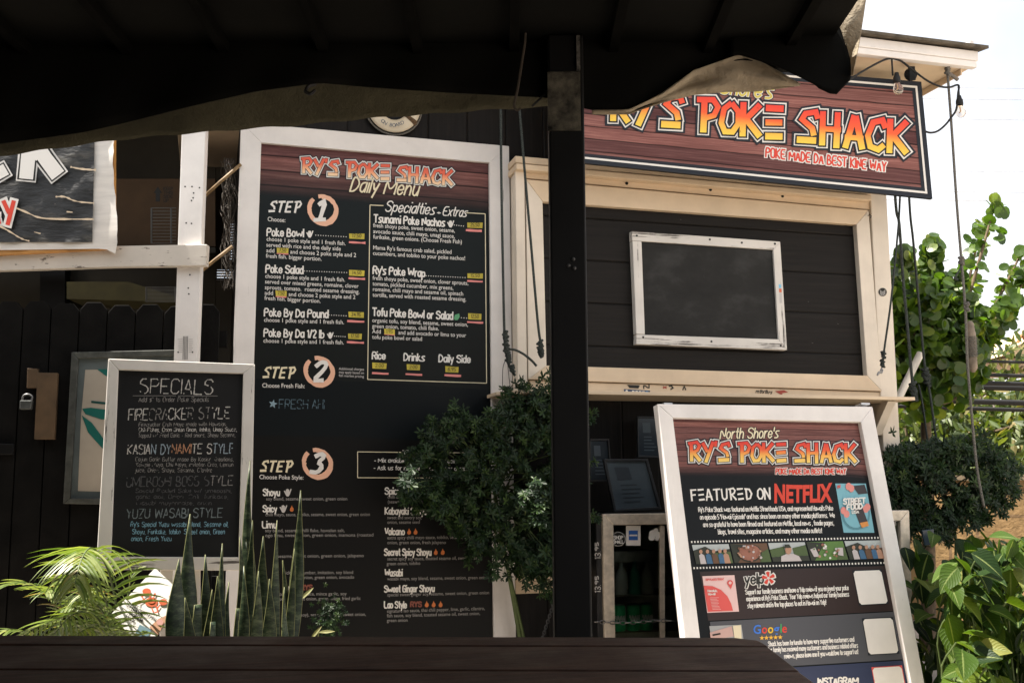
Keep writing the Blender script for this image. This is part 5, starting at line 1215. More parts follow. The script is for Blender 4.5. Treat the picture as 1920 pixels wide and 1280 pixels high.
for yy in (1047, 1110):
    lay, T = ink.layout('13.95', GL)
    for n_, (ox, st) in enumerate(lay):
        sm = .6 if n_ > 2 else 1
        for q in st:
            if len(q) == 2 and q[0] == q[1]: q = [(q[0][0]-.2, q[0][1]), (q[0][0]+.2, q[0][1])]
            ink.strip([(1126-(gy-2)*1.7*sm-(4 if n_ > 2 else 0), yy-(ox+gx)*2.0) for gx, gy in q], 1.6, 0)
ink.build('price_marking', co_)
can_src = None
green, alu = NT('green can').fin((.04, .45, .17), .35, .1), NT('can metal').fin((.6, .6, .6), .3, .9)
def can(x, z, y, label):
    global can_src
    o = thing('soda_can', label, 'can', (x, y, z), 'green cans in the cooler')
    if can_src:
        for ch_ in can_src.children: copy_tree(ch_, o)
        return
    can_src = o; p = Vector((x, y, z)); b = MB(); b.lathe(p, (0, 0, 1), [(.001, .024), (.008, .032), (.11, .032), (.118, .027)], 18); b.build('can_body', green, o, smooth=True)
    b = MB(); b.lathe(p, (0, 0, 1), [(.1185, .026), (.121, .027), (.123, .024)], 16); b.build('can_lid', alu, o)
    b = MB(); q = []
    for i in range(26): a = -2.5+i*.07; q.append(p+Vector((.0326*c_(a), .0326*s_(a), .06+.014*s_(i*1.1)))) 
    b.tube(q, .0032, 5); b.build('lettering', M['ink'], o)
zsh = W(.2).hit(1200, 1176).z
for x, l in ((1160, 'leftmost green can behind the cooler glass'), (1187, 'middle green can behind the cooler glass'), (1211, 'rightmost green can behind the cooler glass')):
    p = W(.29).hit(x, 1150); can(p.x, zsh+.001, p.y, l)
zs2 = W(.2).hit(1200, 1109).z
for i, (x, c) in enumerate(((1165, (.5, .5, .48)), (1190, (.06, .3, .2)), (1214, (.45, .42, .38)))):
    p = W(.28).hit(x, 1100); b = MB(); b.lathe((p.x, p.y, zs2+.001), (0, 0, 1), [(0, .03), (.09, .03), (.12, .012), (.15, .012)], 14)
    tag(b.build('drink_bottle', dull('bottle %d' % i, c, .2, 0, .1), None, smooth=True), ('pale bottle at the left of the upper cooler shelf', 'dark green bottle in the middle of the upper cooler shelf', 'beige bottle at the right of the upper cooler shelf')[i], 'bottle', 'bottles in the cooler')
b = MB()
zt_ = W(.28).hit(1200, 1044).z; b.box((xc0+.03, D-.30, zt_-.02), (xc0+.28, D-.1, zt_+.03)); tag(b.build('carton', dull('carton', (.40, .38, .33), .6, 0, .3, 30)), 'flat pale carton of drinks on the top cooler shelf', 'carton')
b = MB()
for i in range(15):
    c0 = PC.hit(1120+i*9.6, 1165+2*s_(i*.35), .026); u_ = Vector((1, 0, -.05)).normalized(); v_ = Vector((0, 0, 1)) if i % 2 else Vector((0, -1, 0))
    b.tube([c0+u_*.0135*c_(k*.785)+v_*.008*s_(k*.785) for k in range(9)], .0024, 5)
tag(b.build('cooler_chain', dull('steel chain', (.22, .21, .2), .35, .9)), 'steel chain stretched across the cooler door', 'chain')
b = MB()
for i in range(14):
    c0 = W(.1).hit(1039-i*1.7, 1128+i*5.2); u_ = Vector((-.3, 0, -1)).normalized(); v_ = Vector((.95, 0, -.3)) if i % 2 else Vector((0, -1, 0))
    b.tube([c0+u_*.011*c_(k*.785)+v_*.007*s_(k*.785) for k in range(9)], .0022, 5)
tag(b.build('hanging_chain', dull('dull chain', (.12, .12, .12), .5, .8)), 'short chain hanging beside the menu board foot', 'chain')
# framed notices on the cooler top
def notice(name, label, q4, off, back, cols):
    o = thing(name, label, 'picture', W(off).hit((q4[2][0]+q4[3][0])/2, q4[2][1]))
    pl_ = W(off); cx = sum(p[0] for p in q4)/4; cy = sum(p[1] for p in q4)/4
    inn = [(cx+(x-cx)*.88, cy+(y-cy)*.90) for x, y in q4]; fm_ = dull(name+' frame', cols[0], .5)
    frame4('frame_rail', fm_, fm_, o, q4, inn, pl_, .008, -.01, .002)
    b = MB(); b.slab([(cx+(x-cx)*.9, cy+(y-cy)*.92) for x, y in q4], pl_, -.001, -.009); b.build('notice_sheet', dull(name+' sheet', cols[1], .25, 0, .15), o)
    ink = Ink(pl_, .0005, [flat(name+' ink', cols[2])]); g = lambda u, v: tuple((q4[0][i]*(1-u)+q4[1][i]*u)*(1-v)+(q4[3][i]*(1-u)+q4[2][i]*u)*v for i in (0, 1))
    ink.poly([g(.2, .16), g(.52, .16), g(.54, .4), g(.22, .4)], 0)
    for k in range(5): ink.strip([g(.25, .5+k*.08), g(.25+R_(.3, .5), .5+k*.08)], 2, 0)
    ink.build('printing', o)
notice('framed_notice', 'dark framed notice leaning on the cooler top', [(1131.4, 860), (1214.7, 859.6), (1241, 954), (1151.7, 960)], .22, 0, ((.02, .022, .025), (.075, .095, .11), (.035, .045, .055)))
notice('framed_notice', 'dim framed card half hidden behind the post', [(1106, 822), (1142, 822), (1148, 903), (1106, 903)], .1, 0, ((.03, .03, .03), (.035, .045, .055), (.08, .1, .12)))
notice('framed_notice', 'tall dark notice standing beside the sandwich board edge', [(1195, 780), (1240, 780), (1244, 858), (1196, 857)], .12, 0, ((.025, .03, .035), (.03, .042, .055), (.08, .11, .13)))
b = MB(); p = W(.2).hit(1735, 1006); b.slab([(1729, 994), (1751, 991), (1755, 1020), (1734, 1022)], W(.35), 0, -.012); tag(b.build('dark_phone', dull('dark blue glass', (.03, .045, .06), .15, 0, .2), None, .003), 'small dark blue device hanging in the hedge beside the cooler', 'device')

# ------------------------------------------------------------------ plants
def frame_of(n, up=Vector((0, 0, 1))):
    n = n.normalized(); a = up.cross(n)
    a = a.normalized() if a.length > 1e-4 else n.orthogonal().normalized()
    return a, n.cross(a), n
def rdir(): return Vector((random.gauss(0, 1), random.gauss(0, 1), random.gauss(0, 1))).normalized()
def round_leaf(b, p, n, r, d=None):            # stiff round leaf, slightly cupped
    a, v, n = frame_of(n, d or rdir()); c = b.vert(p+n*-.12*r); k = 10
    ids = [b.vert(p+a*r*.92*s_(i*2*math.pi/k)+v*(r*c_(i*2*math.pi/k)*(1.08 if c_(i*2*math.pi/k) > 0 else 1.0))) for i in range(k)]
    for i in range(k): b.face((c, ids[i], ids[(i+1) % k]))
def lobed_leaf(b, p, n, r, d=None):            # deeply cut feathery leaf
    a, v, n = frame_of(n, d or rdir()); c = b.vert(p); k = 5; ring = []
    for i in range(k*4):
        th = -2.3+4.6*i/(k*4-1); m4 = i % 4; rr = r*((.24, .74, 1.0, .60)[m4])*(1-.25*abs(th)/2.3)
        ring.append(b.vert(p+(a*s_(th)+v*c_(th))*rr+n*(R_(-.12, .12)*r)))
    for i in range(len(ring)-1): b.face((c, ring[i], ring[i+1]))
def long_leaf(b, p, d, n, L, w, segs=4, droop=.3, fold=.25, shape=None):   # pointed blade with a midrib fold
    d = d.normalized(); side = d.cross(n); side = side.normalized() if side.length > 1e-4 else d.orthogonal().normalized(); n = side.cross(d)
    prev = None; pos = Vector(p); dd = d.copy()
    for i in range(segs+1):
        t = i/segs; ww = w*(shape(t) if shape else s_(math.pi*min(1, t*.85+.12)))
        mid = b.vert(pos, (.5, t)); l = b.vert(pos+side*ww*.5+n*fold*ww*.5, (0, t)); r_ = b.vert(pos-side*ww*.5+n*fold*ww*.5, (1, t))
        if prev: b.face((prev[0], mid, l, prev[1])); b.face((prev[2], r_, mid, prev[0]))
        prev = (mid, l, r_); dd = (dd-Vector((0, 0, 1))*droop/segs).normalized(); pos = pos+dd*L/segs; n = side.cross(dd)
heart = lambda t: max(.02, (max(0, 1-((t-.30)/.70)**1.6) if t > .30 else (t/.30)**.5))
def in_poly(x, y, P):
    ins = False
    for i in range(len(P)):
        (x1, y1), (x2, y2) = P[i], P[i-1]
        if (y1 > y) != (y2 > y) and x < (x2-x1)*(y-y1)/(y2-y1)+x1: ins = not ins
    return ins
def sample(P):
    xs, ys = [p[0] for p in P], [p[1] for p in P]
    while 1:
        x, y = R_(min(xs), max(xs)), R_(min(ys), max(ys))
        if in_poly(x, y, P): return x, y
bark = dull('bark', (.12, .09, .06), .9, 0, .4, 30, .1, .6)
greenstem = dull('green stem', (.07, .10, .03), .6, 0, .3, 20)

# feathery bush spilling over the menu board, and its twin right of the sandwich board
cit = leafmat('feathery leaf', [(0, (.006, .017, .006)), (.45, (.011, .030, .009)), (.8, (.02, .046, .012)), (1, (.045, .08, .018))], .5, .25, (1.6, 1.8, .6), .3)
def feather_bush(name, label, outline, pl, root, n, r, depth=.16, sprigs=60, sunny=()):
    o = thing(name, label, 'bush', root, 'feathery leaved bushes'); cx = sum(p[0] for p in outline)/len(outline); cy = sum(p[1] for p in outline)/len(outline)
    b = MB(); st = MB(); twigs = []
    for i in range(34):
        x, y = sample(outline); e = pl.hit(x, y, R_(-depth*.5, depth)); mid = (Vector(root)+e)/2+Vector((R_(-.08, .08), R_(-.05, .05), R_(0, .15)))
        hub = pl.hit(cx+R_(-20, 20), cy+R_(-10, 40), -depth*.6); c = curve([hub, (hub+e)/2+Vector((0, 0, R_(0, .05))), e], 4); st.tube(c, [.004*(1-.8*k/len(c)) for k in range(len(c))], 5); twigs.append((x, y))
    for i in range(n):
        if random.random() < .45: tx, ty = random.choice(twigs); x, y = random.gauss(tx, 16), random.gauss(ty, 24)
        else: x, y = sample(outline)
        if not in_poly(x, y, outline) and random.random() < .75: continue
        if s_(x*.075+1.3)*s_(y*.085+.4)+.6*s_(x*.16-y*.12)+.5*s_(y*.05+x*.03) < -.25: continue
        e = pl.hit(x, y, R_(-depth, depth)); nn = (Vector((R_(-.7, .7), -1, R_(-.2, .9)))+rdir()*.5)
        lobed_leaf(b, e, nn, r*R_(.6, 1.25), Vector((R_(-1, 1), R_(-.5, .5), R_(-.3, 1))))
    for i in range(sprigs):
        q = outline[i % len(outline)]; z = outline[(i+1) % len(outline)]; f = R_(0, 1); ex, ey = q[0]+(z[0]-q[0])*f, q[1]+(z[1]-q[1])*f
        g_ = R_(1.0, 1.22); hx, hy = cx+(ex-cx)*.6, cy+(ey-cy)*.6; tx, ty = cx+(ex-cx)*g_+R_(-8, 8), cy+(ey-cy)*g_+R_(-4, 14); o_ = R_(-depth*.6, depth)
        c = curve([pl.hit(hx, hy, o_*.4), pl.hit((hx+tx)/2, (hy+ty)/2-6, o_*.8), pl.hit(tx, ty, o_)], 6); st.tube(c, [.003*(1-.7*k/len(c)) for k in range(len(c))], 4)
        for k in range(26):
            e = c[int(R_(.25, .999)*len(c))]+rdir()*R_(.005, .035); lobed_leaf(b, e, Vector((R_(-.8, .8), -1, R_(-.2, 1)))+rdir()*.4, r*R_(.5, 1.1), (c[-1]-c[0]).normalized()+rdir()*.8)
    for px_, py_, o_ in sunny:
        c = curve([pl.hit(px_, py_+30, depth), pl.hit(px_, py_+12, o_*.7), pl.hit(px_, py_, o_)], 5); st.tube(c, .002, 4)
        for k in range(16): lobed_leaf(b, pl.hit(px_+R_(-9, 9), py_+R_(-18, 18), o_+R_(-.03, .03)), Vector((R_(-.5, .3), -.7, 1)), r*R_(.7, 1.1), Vector((R_(-1, 1), -.3, R_(-1, .5))))
    for k in range(3): st.tube(curve([Vector(root)+Vector((R_(-.04, .04), .06, -root.z)), pl.hit(cx+20, cy+140, -depth*.6), pl.hit(cx, cy+20, -depth*.6)], 5), .008, 6)
    b.build('foliage', cit, o); st.build('stem', greenstem, o)
feather_bush('feathery_bush', 'dark feathery bush covering the lower right of the menu board', [(930, 770), (985, 745), (1050, 730), (1080, 800), (1085, 960), (1050, 1040), (1020, 1080), (985, 1060), (930, 1050), (880, 1010), (850, 960), (790, 935), (765, 905), (790, 850), (815, 800), (860, 785), (900, 810)], W(.30), W(.16).hit(1010, 1330), 3900, .036, .18, 90, ((1006, 950, .62), (1012, 965, .62), (1004, 915, .6), (766, 893, .6), (985, 935, .6)))
feather_bush('feathery_bush', 'dark feathery bush right of the sandwich board in front of the wall', [(1655, 868), (1690, 845), (1740, 838), (1800, 835), (1860, 848), (1890, 878), (1885, 920), (1850, 950), (1800, 985), (1740, 1000), (1690, 985), (1665, 930)], W(.10), W(.1).hit(1745, 1250), 3400, .042, .2, 90)
# small herb by the board foot
b = MB()
for i in range(160):
    x, y = random.gauss(617, 14), random.gauss(1160, 18); lobed_leaf(b, W(.6).hit(x, y, R_(-.05, .05)), Vector((R_(-1, 1), -1, R_(0, 1))), .016)
for i in range(6): b.tube([W(.6).hit(615+R_(-3, 3), 1235), W(.6).hit(617+R_(-20, 20), 1150+R_(-20, 10))], .0015, 4)
tag(b.build('small_herb', cit, None), 'little feathery herb in front of the menu board foot', 'plant')
# big leaved hedge at the lower right
big = leafmat('broad leaf', [(0, (.008, .022, .005)), (.35, (.022, .052, .008)), (.7, (.055, .10, .012)), (.92, (.10, .145, .018)), (1, (.17, .18, .04))], .5, .32, (1.8, 1.9, .4), .18, True)
hedge = [(1775, 1050), (1800, 1035), (1860, 1015), (1920, 1005), (2040, 1005), (2040, 1440), (1800, 1440), (1785, 1250), (1772, 1130)]
hb = [(1700, 1005), (1760, 990), (1800, 1000), (1850, 985), (2000, 980), (2000, 1500), (1650, 1500), (1670, 1200)]
def broad_hedge(name, label, poly, pl, n, depth, L, root):
    o = thing(name, label, 'plant', root, 'broad leaved plants'); b = MB(); st = MB()
    for i in range(n):
        x, y = sample(poly); e = pl.hit(x, y, R_(-depth, depth)); l = L*R_(.65, 1.25)
        d = Vector((R_(-1, .9), R_(-1, .15), R_(-.95, .2))); nn = Vector((R_(-.7, .5), -.35, .9))+rdir()*.6
        long_leaf(b, e, d, nn, l, l*R_(.62, .78), 8, R_(.2, 1.1), R_(.15, .5), heart)
        if i % 6 == 0: c = curve([Vector((root[0]+(e.x-root[0])*.5, e.y+.08, 0)), e+Vector((0, .1, -.15)), e], 4); st.tube(c, .004, 4)
    b.build('foliage', big, o, smooth=True); st.build('stem', greenstem, o)
broad_hedge('broad_leaved_shrub', 'sunlit shrub with big heart-shaped leaves at the lower right', hedge, W(1.05), 780, .34, .130, W(1.0).hit(1840, 1600)*1)
broad_hedge('broad_leaved_shrub', 'shaded big-leaved shrub between the sandwich board and the sunlit shrub', hb, W(.42), 330, .16, .13, W(.42).hit(1740, 1500)*1)

# palm with arching fronds at the lower left
palm = leafmat('palm leaflet', [(0, (.08, .13, .025)), (.5, (.15, .20, .05)), (.9, (.26, .29, .10)), (1, (.26, .17, .06))], .4, .35, (1.4, 1.5, .5), .5)
pr = W(.9).hit(215, 1330)
po = thing('palm_plant', 'arching palm plant with sunlit yellow-green fronds behind the table edge', 'palm', (pr.x, pr.y, 0))
def frond(pts, n, L, wd, sp=1.0, droop=.9):
    c = curve(pts, 8); b = MB(); s = MB(); s.tube(c, [.006*(1-.8*i/len(c)) for i in range(len(c))], 5)
    for i in range(n):
        t = .12+.88*i/(n-1); k = min(len(c)-2, int(t*(len(c)-1))); f = t*(len(c)-1)-k; p = c[k].lerp(c[k+1], f); d = (c[k+1]-c[k]).normalized()
        side = d.cross(Vector((0, 0, 1))); side = side.normalized() if side.length > 1e-3 else Vector((1, 0, 0))
        up = side.cross(d)
        for sg_ in (-1, 1):
            l = L*(s_(math.pi*min(1, .22+t*.72)))**.7*R_(.88, 1.1)
            long_leaf(b, p, side*sg_*sp+d*(.55+t*.7)+up*R_(.0, .3), up+side*sg_*.3, l, wd, 5, droop*R_(.7, 1.2), .3, lambda q: (1-q)**.55*min(1, .35+q*5))
    b.build('frond', palm, po); s.build('frond_stalk', greenstem, po)
Wp = lambda x, y, o: W(o).hit(x, y)
frond([Wp(240, 1330, .8), Wp(225, 1180, .82), Wp(205, 1075, .9), Wp(176, 1028, 1.05), Wp(155, 1043, 1.2), Wp(140, 1095, 1.32)], 34, .26, .017, 1, 1.0)
frond([Wp(205, 1330, .85), Wp(180, 1200, .85), Wp(140, 1130, .9), (Wp(95, 1110, .95)), Wp(45, 1092, 1.0), Wp(5, 1098, 1.02)], 16, .13, .018, .8, .5)
frond([Wp(215, 1330, .95), Wp(190, 1220, 1.0), Wp(150, 1170, 1.1), Wp(95, 1165, 1.2), Wp(40, 1195, 1.3)], 26, .16, .013, 1, .7)
frond([Wp(230, 1330, 1.0), Wp(215, 1230, 1.05), Wp(185, 1160, 1.15), Wp(140, 1150, 1.3), Wp(100, 1190, 1.4)], 26, .18, .013, 1, .8)
frond([Wp(225, 1330, .95), Wp(215, 1230, .95), Wp(195, 1150, 1.0), Wp(160, 1125, 1.1), Wp(120, 1140, 1.15)], 22, .16, .012, 1, .9)
frond([Wp(220, 1330, .9), Wp(215, 1230, .9), Wp(200, 1130, .95), Wp(175, 1100, 1.05), Wp(150, 1120, 1.15)], 22, .16, .012, 1, 1.0)
frond([Wp(230, 1330, .7), Wp(235, 1230, .7), Wp(238, 1140, .7), Wp(246, 1085, .7), Wp(262, 1066, .68)], 12, .10, .012, .8, .7)
frond([Wp(180, 1330, .95), Wp(160, 1230, .95), Wp(120, 1140, 1.0), Wp(100, 1105, 1.05), Wp(85, 1110, 1.1)], 18, .13, .013, .9, .8)
frond([Wp(190, 1330, 1.0), Wp(185, 1240, 1.05), Wp(160, 1185, 1.15), Wp(130, 1175, 1.3), Wp(105, 1200, 1.4)], 24, .16, .013, 1, .9)
frond([Wp(220, 1330, .85), Wp(200, 1230, .85), Wp(165, 1110, .9), Wp(135, 1080, .95), Wp(105, 1095, 1.0)], 20, .16, .012, 1, 1.0)
frond([Wp(200, 1330, .9), Wp(150, 1250, .95), Wp(90, 1205, 1.0), Wp(30, 1180, 1.05), Wp(-30, 1190, 1.1)], 20, .14, .012, 1, .6)
frond([Wp(220, 1330, 1.0), Wp(215, 1250, 1.05), Wp(200, 1190, 1.15), Wp(175, 1175, 1.25), Wp(140, 1190, 1.35)], 22, .15, .012, 1, .8)
# snake plants
snk = NT('snake plant leaf'); nn = snk.noise(snk.coords((16, 16, 42)), 1, 5, .75)
gk = snk.n('NewGeometry'); bk = snk.ramp(nn, [(.40, (.014, .030, .014)), (.50, (.035, .06, .028)), (.62, (.12, .155, .08))])
snkm = snk.fin(snk.mix(1, bk, snk.ramp(gk.outputs['Random Per Island'], [(0, (.55,)*3), (.6, (1,)*3), (1, (1.35, 1.3, 1.0))]), 'MULTIPLY'), .45, 0, .4)
edge = leafmat('snake leaf edge', [(0, (.16, .17, .06)), (1, (.34, .33, .15))], .5, .3)  # pale rim colour stands for backlit blade edges; dry leaves share it
so_ = thing('snake_plant', 'clump of tall mottled sword leaves in front of the specials board', 'plant', W(.9).hit(450, 1330))
def blade(tip, base, w, o0=.9, bend=0, cut=False):
    (tx, ty), (bx_, by_) = tip, base; b = MB(); e = MB(); prev = None; N_ = 10; tw_ = R_(-1.1, 1.1); ph = R_(0, 6)
    for i in range(N_+1):
        t = i/N_; x = bx_+(tx-bx_)*t+bend*s_(t*math.pi)+6*s_(t*4+ph)*t*(1-t*.6); y = by_+(ty-by_)*t
        ww = w*(.75+.5*s_(math.pi*min(1, t*1.1)))*(1 if cut else min(1, ((1-t)*2.6)**.75+.03)); tl_ = tw_*(t-.3)
        c = W(o0+.03*s_(t*3+ph)).hit(x, y); k = ww*1.08/2000*4.1*.5
        sx = Vector((c_(tl_), s_(tl_), 0)); m_ = b.vert(c+Vector((0, .012*min(1, ww/20), 0))); l = b.vert(c-sx*k); r = b.vert(c+sx*k)
        if prev: b.face((prev[1], prev[0], m_, l)); b.face((prev[0], prev[2], r, m_)); e.v  # two halves of a shallow trough
        prev = (m_, l, r)
    blade.all.append(b)
    for sgn in (1, 2): pass
    return b
blade.all = []
for tip, base, w_, o_, bd in (((359, 963), (370, 1330), 22, .95, -6), ((386, 1039), (394, 1330), 17, .92, 0), ((419, 1018), (408, 1330), 11, .98, 2), ((448, 1006), (442, 1330), 16, 1.0, 3), ((471, 975), (456, 1330), 15, 1.05, 5), ((470, 863), (508, 1330), 17, .93, -12), ((519, 975), (516, 1330), 12, 1.02, 0), ((563, 919), (524, 1330), 19, .95, 6), ((550, 1028), (540, 1330), 11, 1.0, 2), ((337, 1048), (350, 1330), 30, 1.08, -3), ((492, 1005), (490, 1330), 22, .90, 0), ((460, 1010), (468, 1330), 13, .88, 0), ((535, 1100), (548, 1330), 9, 1.05, 0), ((396, 1105), (380, 1330), 13, 1.02, 3), ((432, 1090), (428, 1330), 11, .9, -2), ((458, 1060), (448, 1330), 14, 1.08, 4), ((528, 1050), (533, 1330), 12, .9, 2), ((484, 1070), (478, 1330), 15, 1.1, -3), ((345, 1120), (362, 1330), 16, 1.1, 2), ((406, 1080), (418, 1330), 16, 1.06, 0), ((503, 1085), (500, 1330), 18, 1.07, 0)):
    bb = blade(tip, base, w_, o_, bd*1.5+R_(-5, 5))
for x, y, w_ in ((372, 1133, 17), (506, 1143, 14), (447, 1140, 9), (402, 1165, 12)): blade((x, y), (x-4, 1330), w_, R_(1.0, 1.1), 0, True)
for b in blade.all:
    o = b.build('sword_leaf', [snkm, edge], so_, smooth=True); sm_ = o.modifiers.new('thickness', 'SOLIDIFY'); sm_.thickness = .003; sm_.material_offset_rim = 1
b = MB(); p = W(.95).hit(440, 1330)
b.lathe((p.x, p.y, .02), (0, 0, 1), [(0, .16), (.28, .2), (.3, .21), (.3, .18), (.27, .17)], 20); b.build('pot', dull('terracotta', (.25, .10, .05), .8), so_, smooth=False)
for x, y, dx_, dy_ in ((579, 1108, 14, -14), (594, 1183, 11, -14), (612, 1183, 14, -2)):   # pale cut leaf tips
    b = MB(); long_leaf(b, W(.85).hit(x-dx_, y-dy_), W(.85).hit(x+dx_, y+dy_)-W(.85).hit(x-dx_, y-dy_), Vector((0, -1, .6)), .06, .014, 4, .1)
    b.tube([W(.85).hit(x-dx_, y-dy_), W(.85).hit(x-dx_-8, y-dy_+40), W(.84).hit(x-30, 1330)], .002, 4); b.build('dry_leaf', edge, so_)

# crab leaflet propped among the plants
cr = thing('crab_leaflet', 'laminated white leaflet with a red crab, tilted between palm and sword leaves', 'leaflet', W(.88).hit(270, 1200))
pcr = Plane(W(.88).hit(280, 1130), (-.12, -.93, .32))
cq = [(291, 1064), (350, 1120), (270, 1222), (209, 1150)]
b = MB(); b.slab(cq, pcr, .002, 0); b.build('sheet', M['paper'], cr)
ink = Ink(pcr, .0035, [flat('crab red', (.55, .12, .05)), M['blackink'], flat('photo tan', (.5, .3, .2)), flat('photo teal', (.15, .25, .3)), M['greenink']])
ink.disc(284, 1128, 12, 0, 0, 9); ink.disc(284, 1126, 7, 0, 1, 5)
for x, y, rx, ry in ((275, 1108, 8, 6), (306, 1128, 8, 6)): ink.disc(x, y, rx, 0, 1, ry)
for pts in ([(275, 1112), (266, 1118), (272, 1126)], [(300, 1133), (296, 1139), (292, 1136)], [(292, 1134), (296, 1146), (290, 1148)], [(272, 1122), (262, 1128), (262, 1132)], [(284, 1138), (288, 1147)], [(282, 1120), (280, 1112)], [(288, 1121), (290, 1114)]): ink.strip(pts, 2.4, 0, 1)
ink.disc(280, 1111, 2, 0, 1); ink.disc(290.5, 1113, 2, 0, 1)
ink.build('crab_drawing', cr)
ink = Ink(pcr, .0035, [M['blackink'], flat('photo tan two', (.5, .28, .18)), flat('photo teal two', (.15, .24, .28)), M['inkmid']])
for i, (s, x, y, L_) in enumerate((('Sauce', 246, 1143, 20), ('Available', 240, 1149, 27), ('Here', 236, 1157, 15))): ink.text(s, x, y, x+L_, y+L_*.62, 6.5, 0, 1.3, .4, layer=0)
ink.text('An Asian Kraving', 252, 1138, 292, 1163, 5, 0, .8, .4)
ink.strip([(240, 1127), (248, 1132), (244, 1139), (236, 1134), (240, 1127)], 1, 0); ink.build('lettering', cr)
ink = Ink(pcr, .0035, [flat('food photo tan', (.5, .28, .18)), flat('food photo teal', (.15, .24, .28)), M['inkmid'], flat('food photo pink', (.55, .3, .26))])
ink.poly([(330, 1103), (345, 1117), (330, 1132), (316, 1118)], 3); ink.disc(330, 1114, 6, 0, 1); ink.disc(326, 1122, 5, 1, 2); ink.poly([(296, 1160), (318, 1150), (296, 1190), (280, 1175)], 0); ink.disc(300, 1166, 6, 3, 1); ink.poly([(262, 1170), (284, 1180), (272, 1205), (252, 1190)], 1); ink.build('food_photo', cr)

# round-leaved tree at the right
rl = leafmat('round leaf', [(0, (.024, .055, .010)), (.45, (.048, .095, .016)), (.8, (.09, .15, .024)), (1, (.18, .22, .05))], .40, .45, (2.3, 2.3, .55), .5)
PT = W(-.9)
tr_ = PT.hit(1742, 1250)
tt = thing('round_leaved_tree', 'small tree with round thick leaves beside the right corner of the shack', 'tree', (tr_.x, tr_.y, 0))
trunk = MB(); b = MB()
base = Vector((tr_.x, tr_.y, 0)); fork = PT.hit(1735, 760)
trunk.tube(curve([base, (base+fork)/2+Vector((.05, .05, 0)), fork], 6), [.05-.02*i/12 for i in range(13)], 8)
tips = [((1865, 385), .0), ((1838, 430), -.2), ((1915, 475), -.1), ((1925, 520), .1), ((1751, 462), .1), ((1720, 510), -.2), ((1690, 480), .1), ((1665, 520), .1), ((1790, 520), .2), ((1870, 600), .2), ((1850, 640), -.2), ((1900, 560), .3), ((1770, 580), -.3), ((1700, 600), .3), ((1740, 640), .2), ((1810, 640), .3), ((1680, 680), -.1), ((1660, 600), -.3), ((1790, 700), .3), ((1720, 720), .2), ((1830, 600), .3), ((1640, 660), -.4), ((1600, 560), -.4), ((1830, 700), 0), ((1750, 560), .3), ((1810, 560), -.3)]
for (x, y), o in tips:
    e = PT.hit(x, y, o); m1 = fork.lerp(e, .5)+Vector((R_(-.08, .08), R_(-.1, .1), -.06)); c = curve([fork, m1, e], 6); trunk.tube(c, [.022*(1-.75*i/len(c)) for i in range(len(c))], 5)
    n = 84 if x < 1830 or y > 540 else 46
    for i in range(n):
        t = R_(.35, 1.0)**.7; k = min(len(c)-2, int(t*(len(c)-1))); p = c[k].lerp(c[k+1], R_(0, 1)); wd = .10*(1.35-t)+.035
        p = p+rdir()*wd*R_(.3, 1.2); round_leaf(b, p, (p-c[k])*4+Vector((-.3, -.8, .5))+rdir()*.9, R_(.030, .046))
    for i in range(7): p = e+rdir()*.05; round_leaf(b, p, Vector((R_(-1, 1), -1, R_(-.2, 1))), R_(.036, .05))
dark = [(1650, 500), (1690, 495), (1760, 510), (1830, 560), (1850, 660), (1800, 730), (1700, 745), (1660, 740)]
for i in range(1000):
    x, y = sample(dark); p = PT.hit(x, y, R_(-.5, .35)); round_leaf(b, p, rdir()+Vector((0, -.5, .6)), R_(.030, .046))
b.build('crown', rl, tt); trunk.build('trunk', bark, tt, smooth=True)

# trees beyond the block wall
far = leafmat('garden leaf', [(0, (.03, .05, .012)), (.5, (.06, .09, .02)), (.85, (.12, .15, .04)), (1, (.22, .17, .07))], .5, .35, (1.5, 1.5, .5), .4)
def back_tree(x, dist, ztop, zlow, rad_, n, label, leaf):
    p0 = FACE(dist).hit(x, 912); o = thing('garden_tree', label, 'tree', (p0.x, p0.y, 0), 'trees beyond the block wall'); b = MB(); t_ = MB(); ctr = Vector((p0.x, p0.y, (ztop+zlow)/2))
    t_.tube([(p0.x, p0.y, 0), (p0.x+.1, p0.y, zlow), (p0.x, p0.y, ctr.z)], [.12, .09, .05], 7); bl = []
    for i in range(16):
        e = ctr+Vector((R_(-1, 1)*rad_, R_(-1, 1)*rad_*.7, R_(-1, 1)*(ztop-zlow)*.45)); bl.append(e); t_.tube([(p0.x, p0.y, zlow+.2), (ctr+e)/2+rdir()*.1, e], [.04, .025, .01], 5)
    for i in range(n):
        e = random.choice(bl); p = e+rdir()*R_(.1, 1)**.6*rad_*.42; long_leaf(b, p, rdir()+Vector((0, 0, -.4)), rdir()+Vector((0, 0, .6)), leaf*R_(.7, 1.3), leaf*.42, 2, .3, .2)
    b.build('crown', far, o); t_.build('trunk', bark, o)
back_tree(1700, 9.5, 2.1, .3, 1.1, 2600, 'leafy garden tree just right of the shack corner, behind the ropes', .13)
back_tree(1830, 10.5, 2.2, .5, 1.1, 2600, 'light green garden tree behind the cables and the long grey rope', .13)
back_tree(1960, 9.5, 1.95, .9, 1.0, 2200, 'garden tree with pale leaves at the right edge of the view', .13)
back_tree(1770, 12.5, 2.55, .6, 1.2, 2000, 'taller garden tree far behind with reddish leaf tips', .15)
back_tree(1590, 11.5, 2.4, .4, 1.2, 900, 'garden tree hidden mostly behind the shack corner', .15)
back_tree(2060, 12.5, 2.1, .4, 1.3, 1300, 'garden tree reaching in from beyond the right edge', .15)
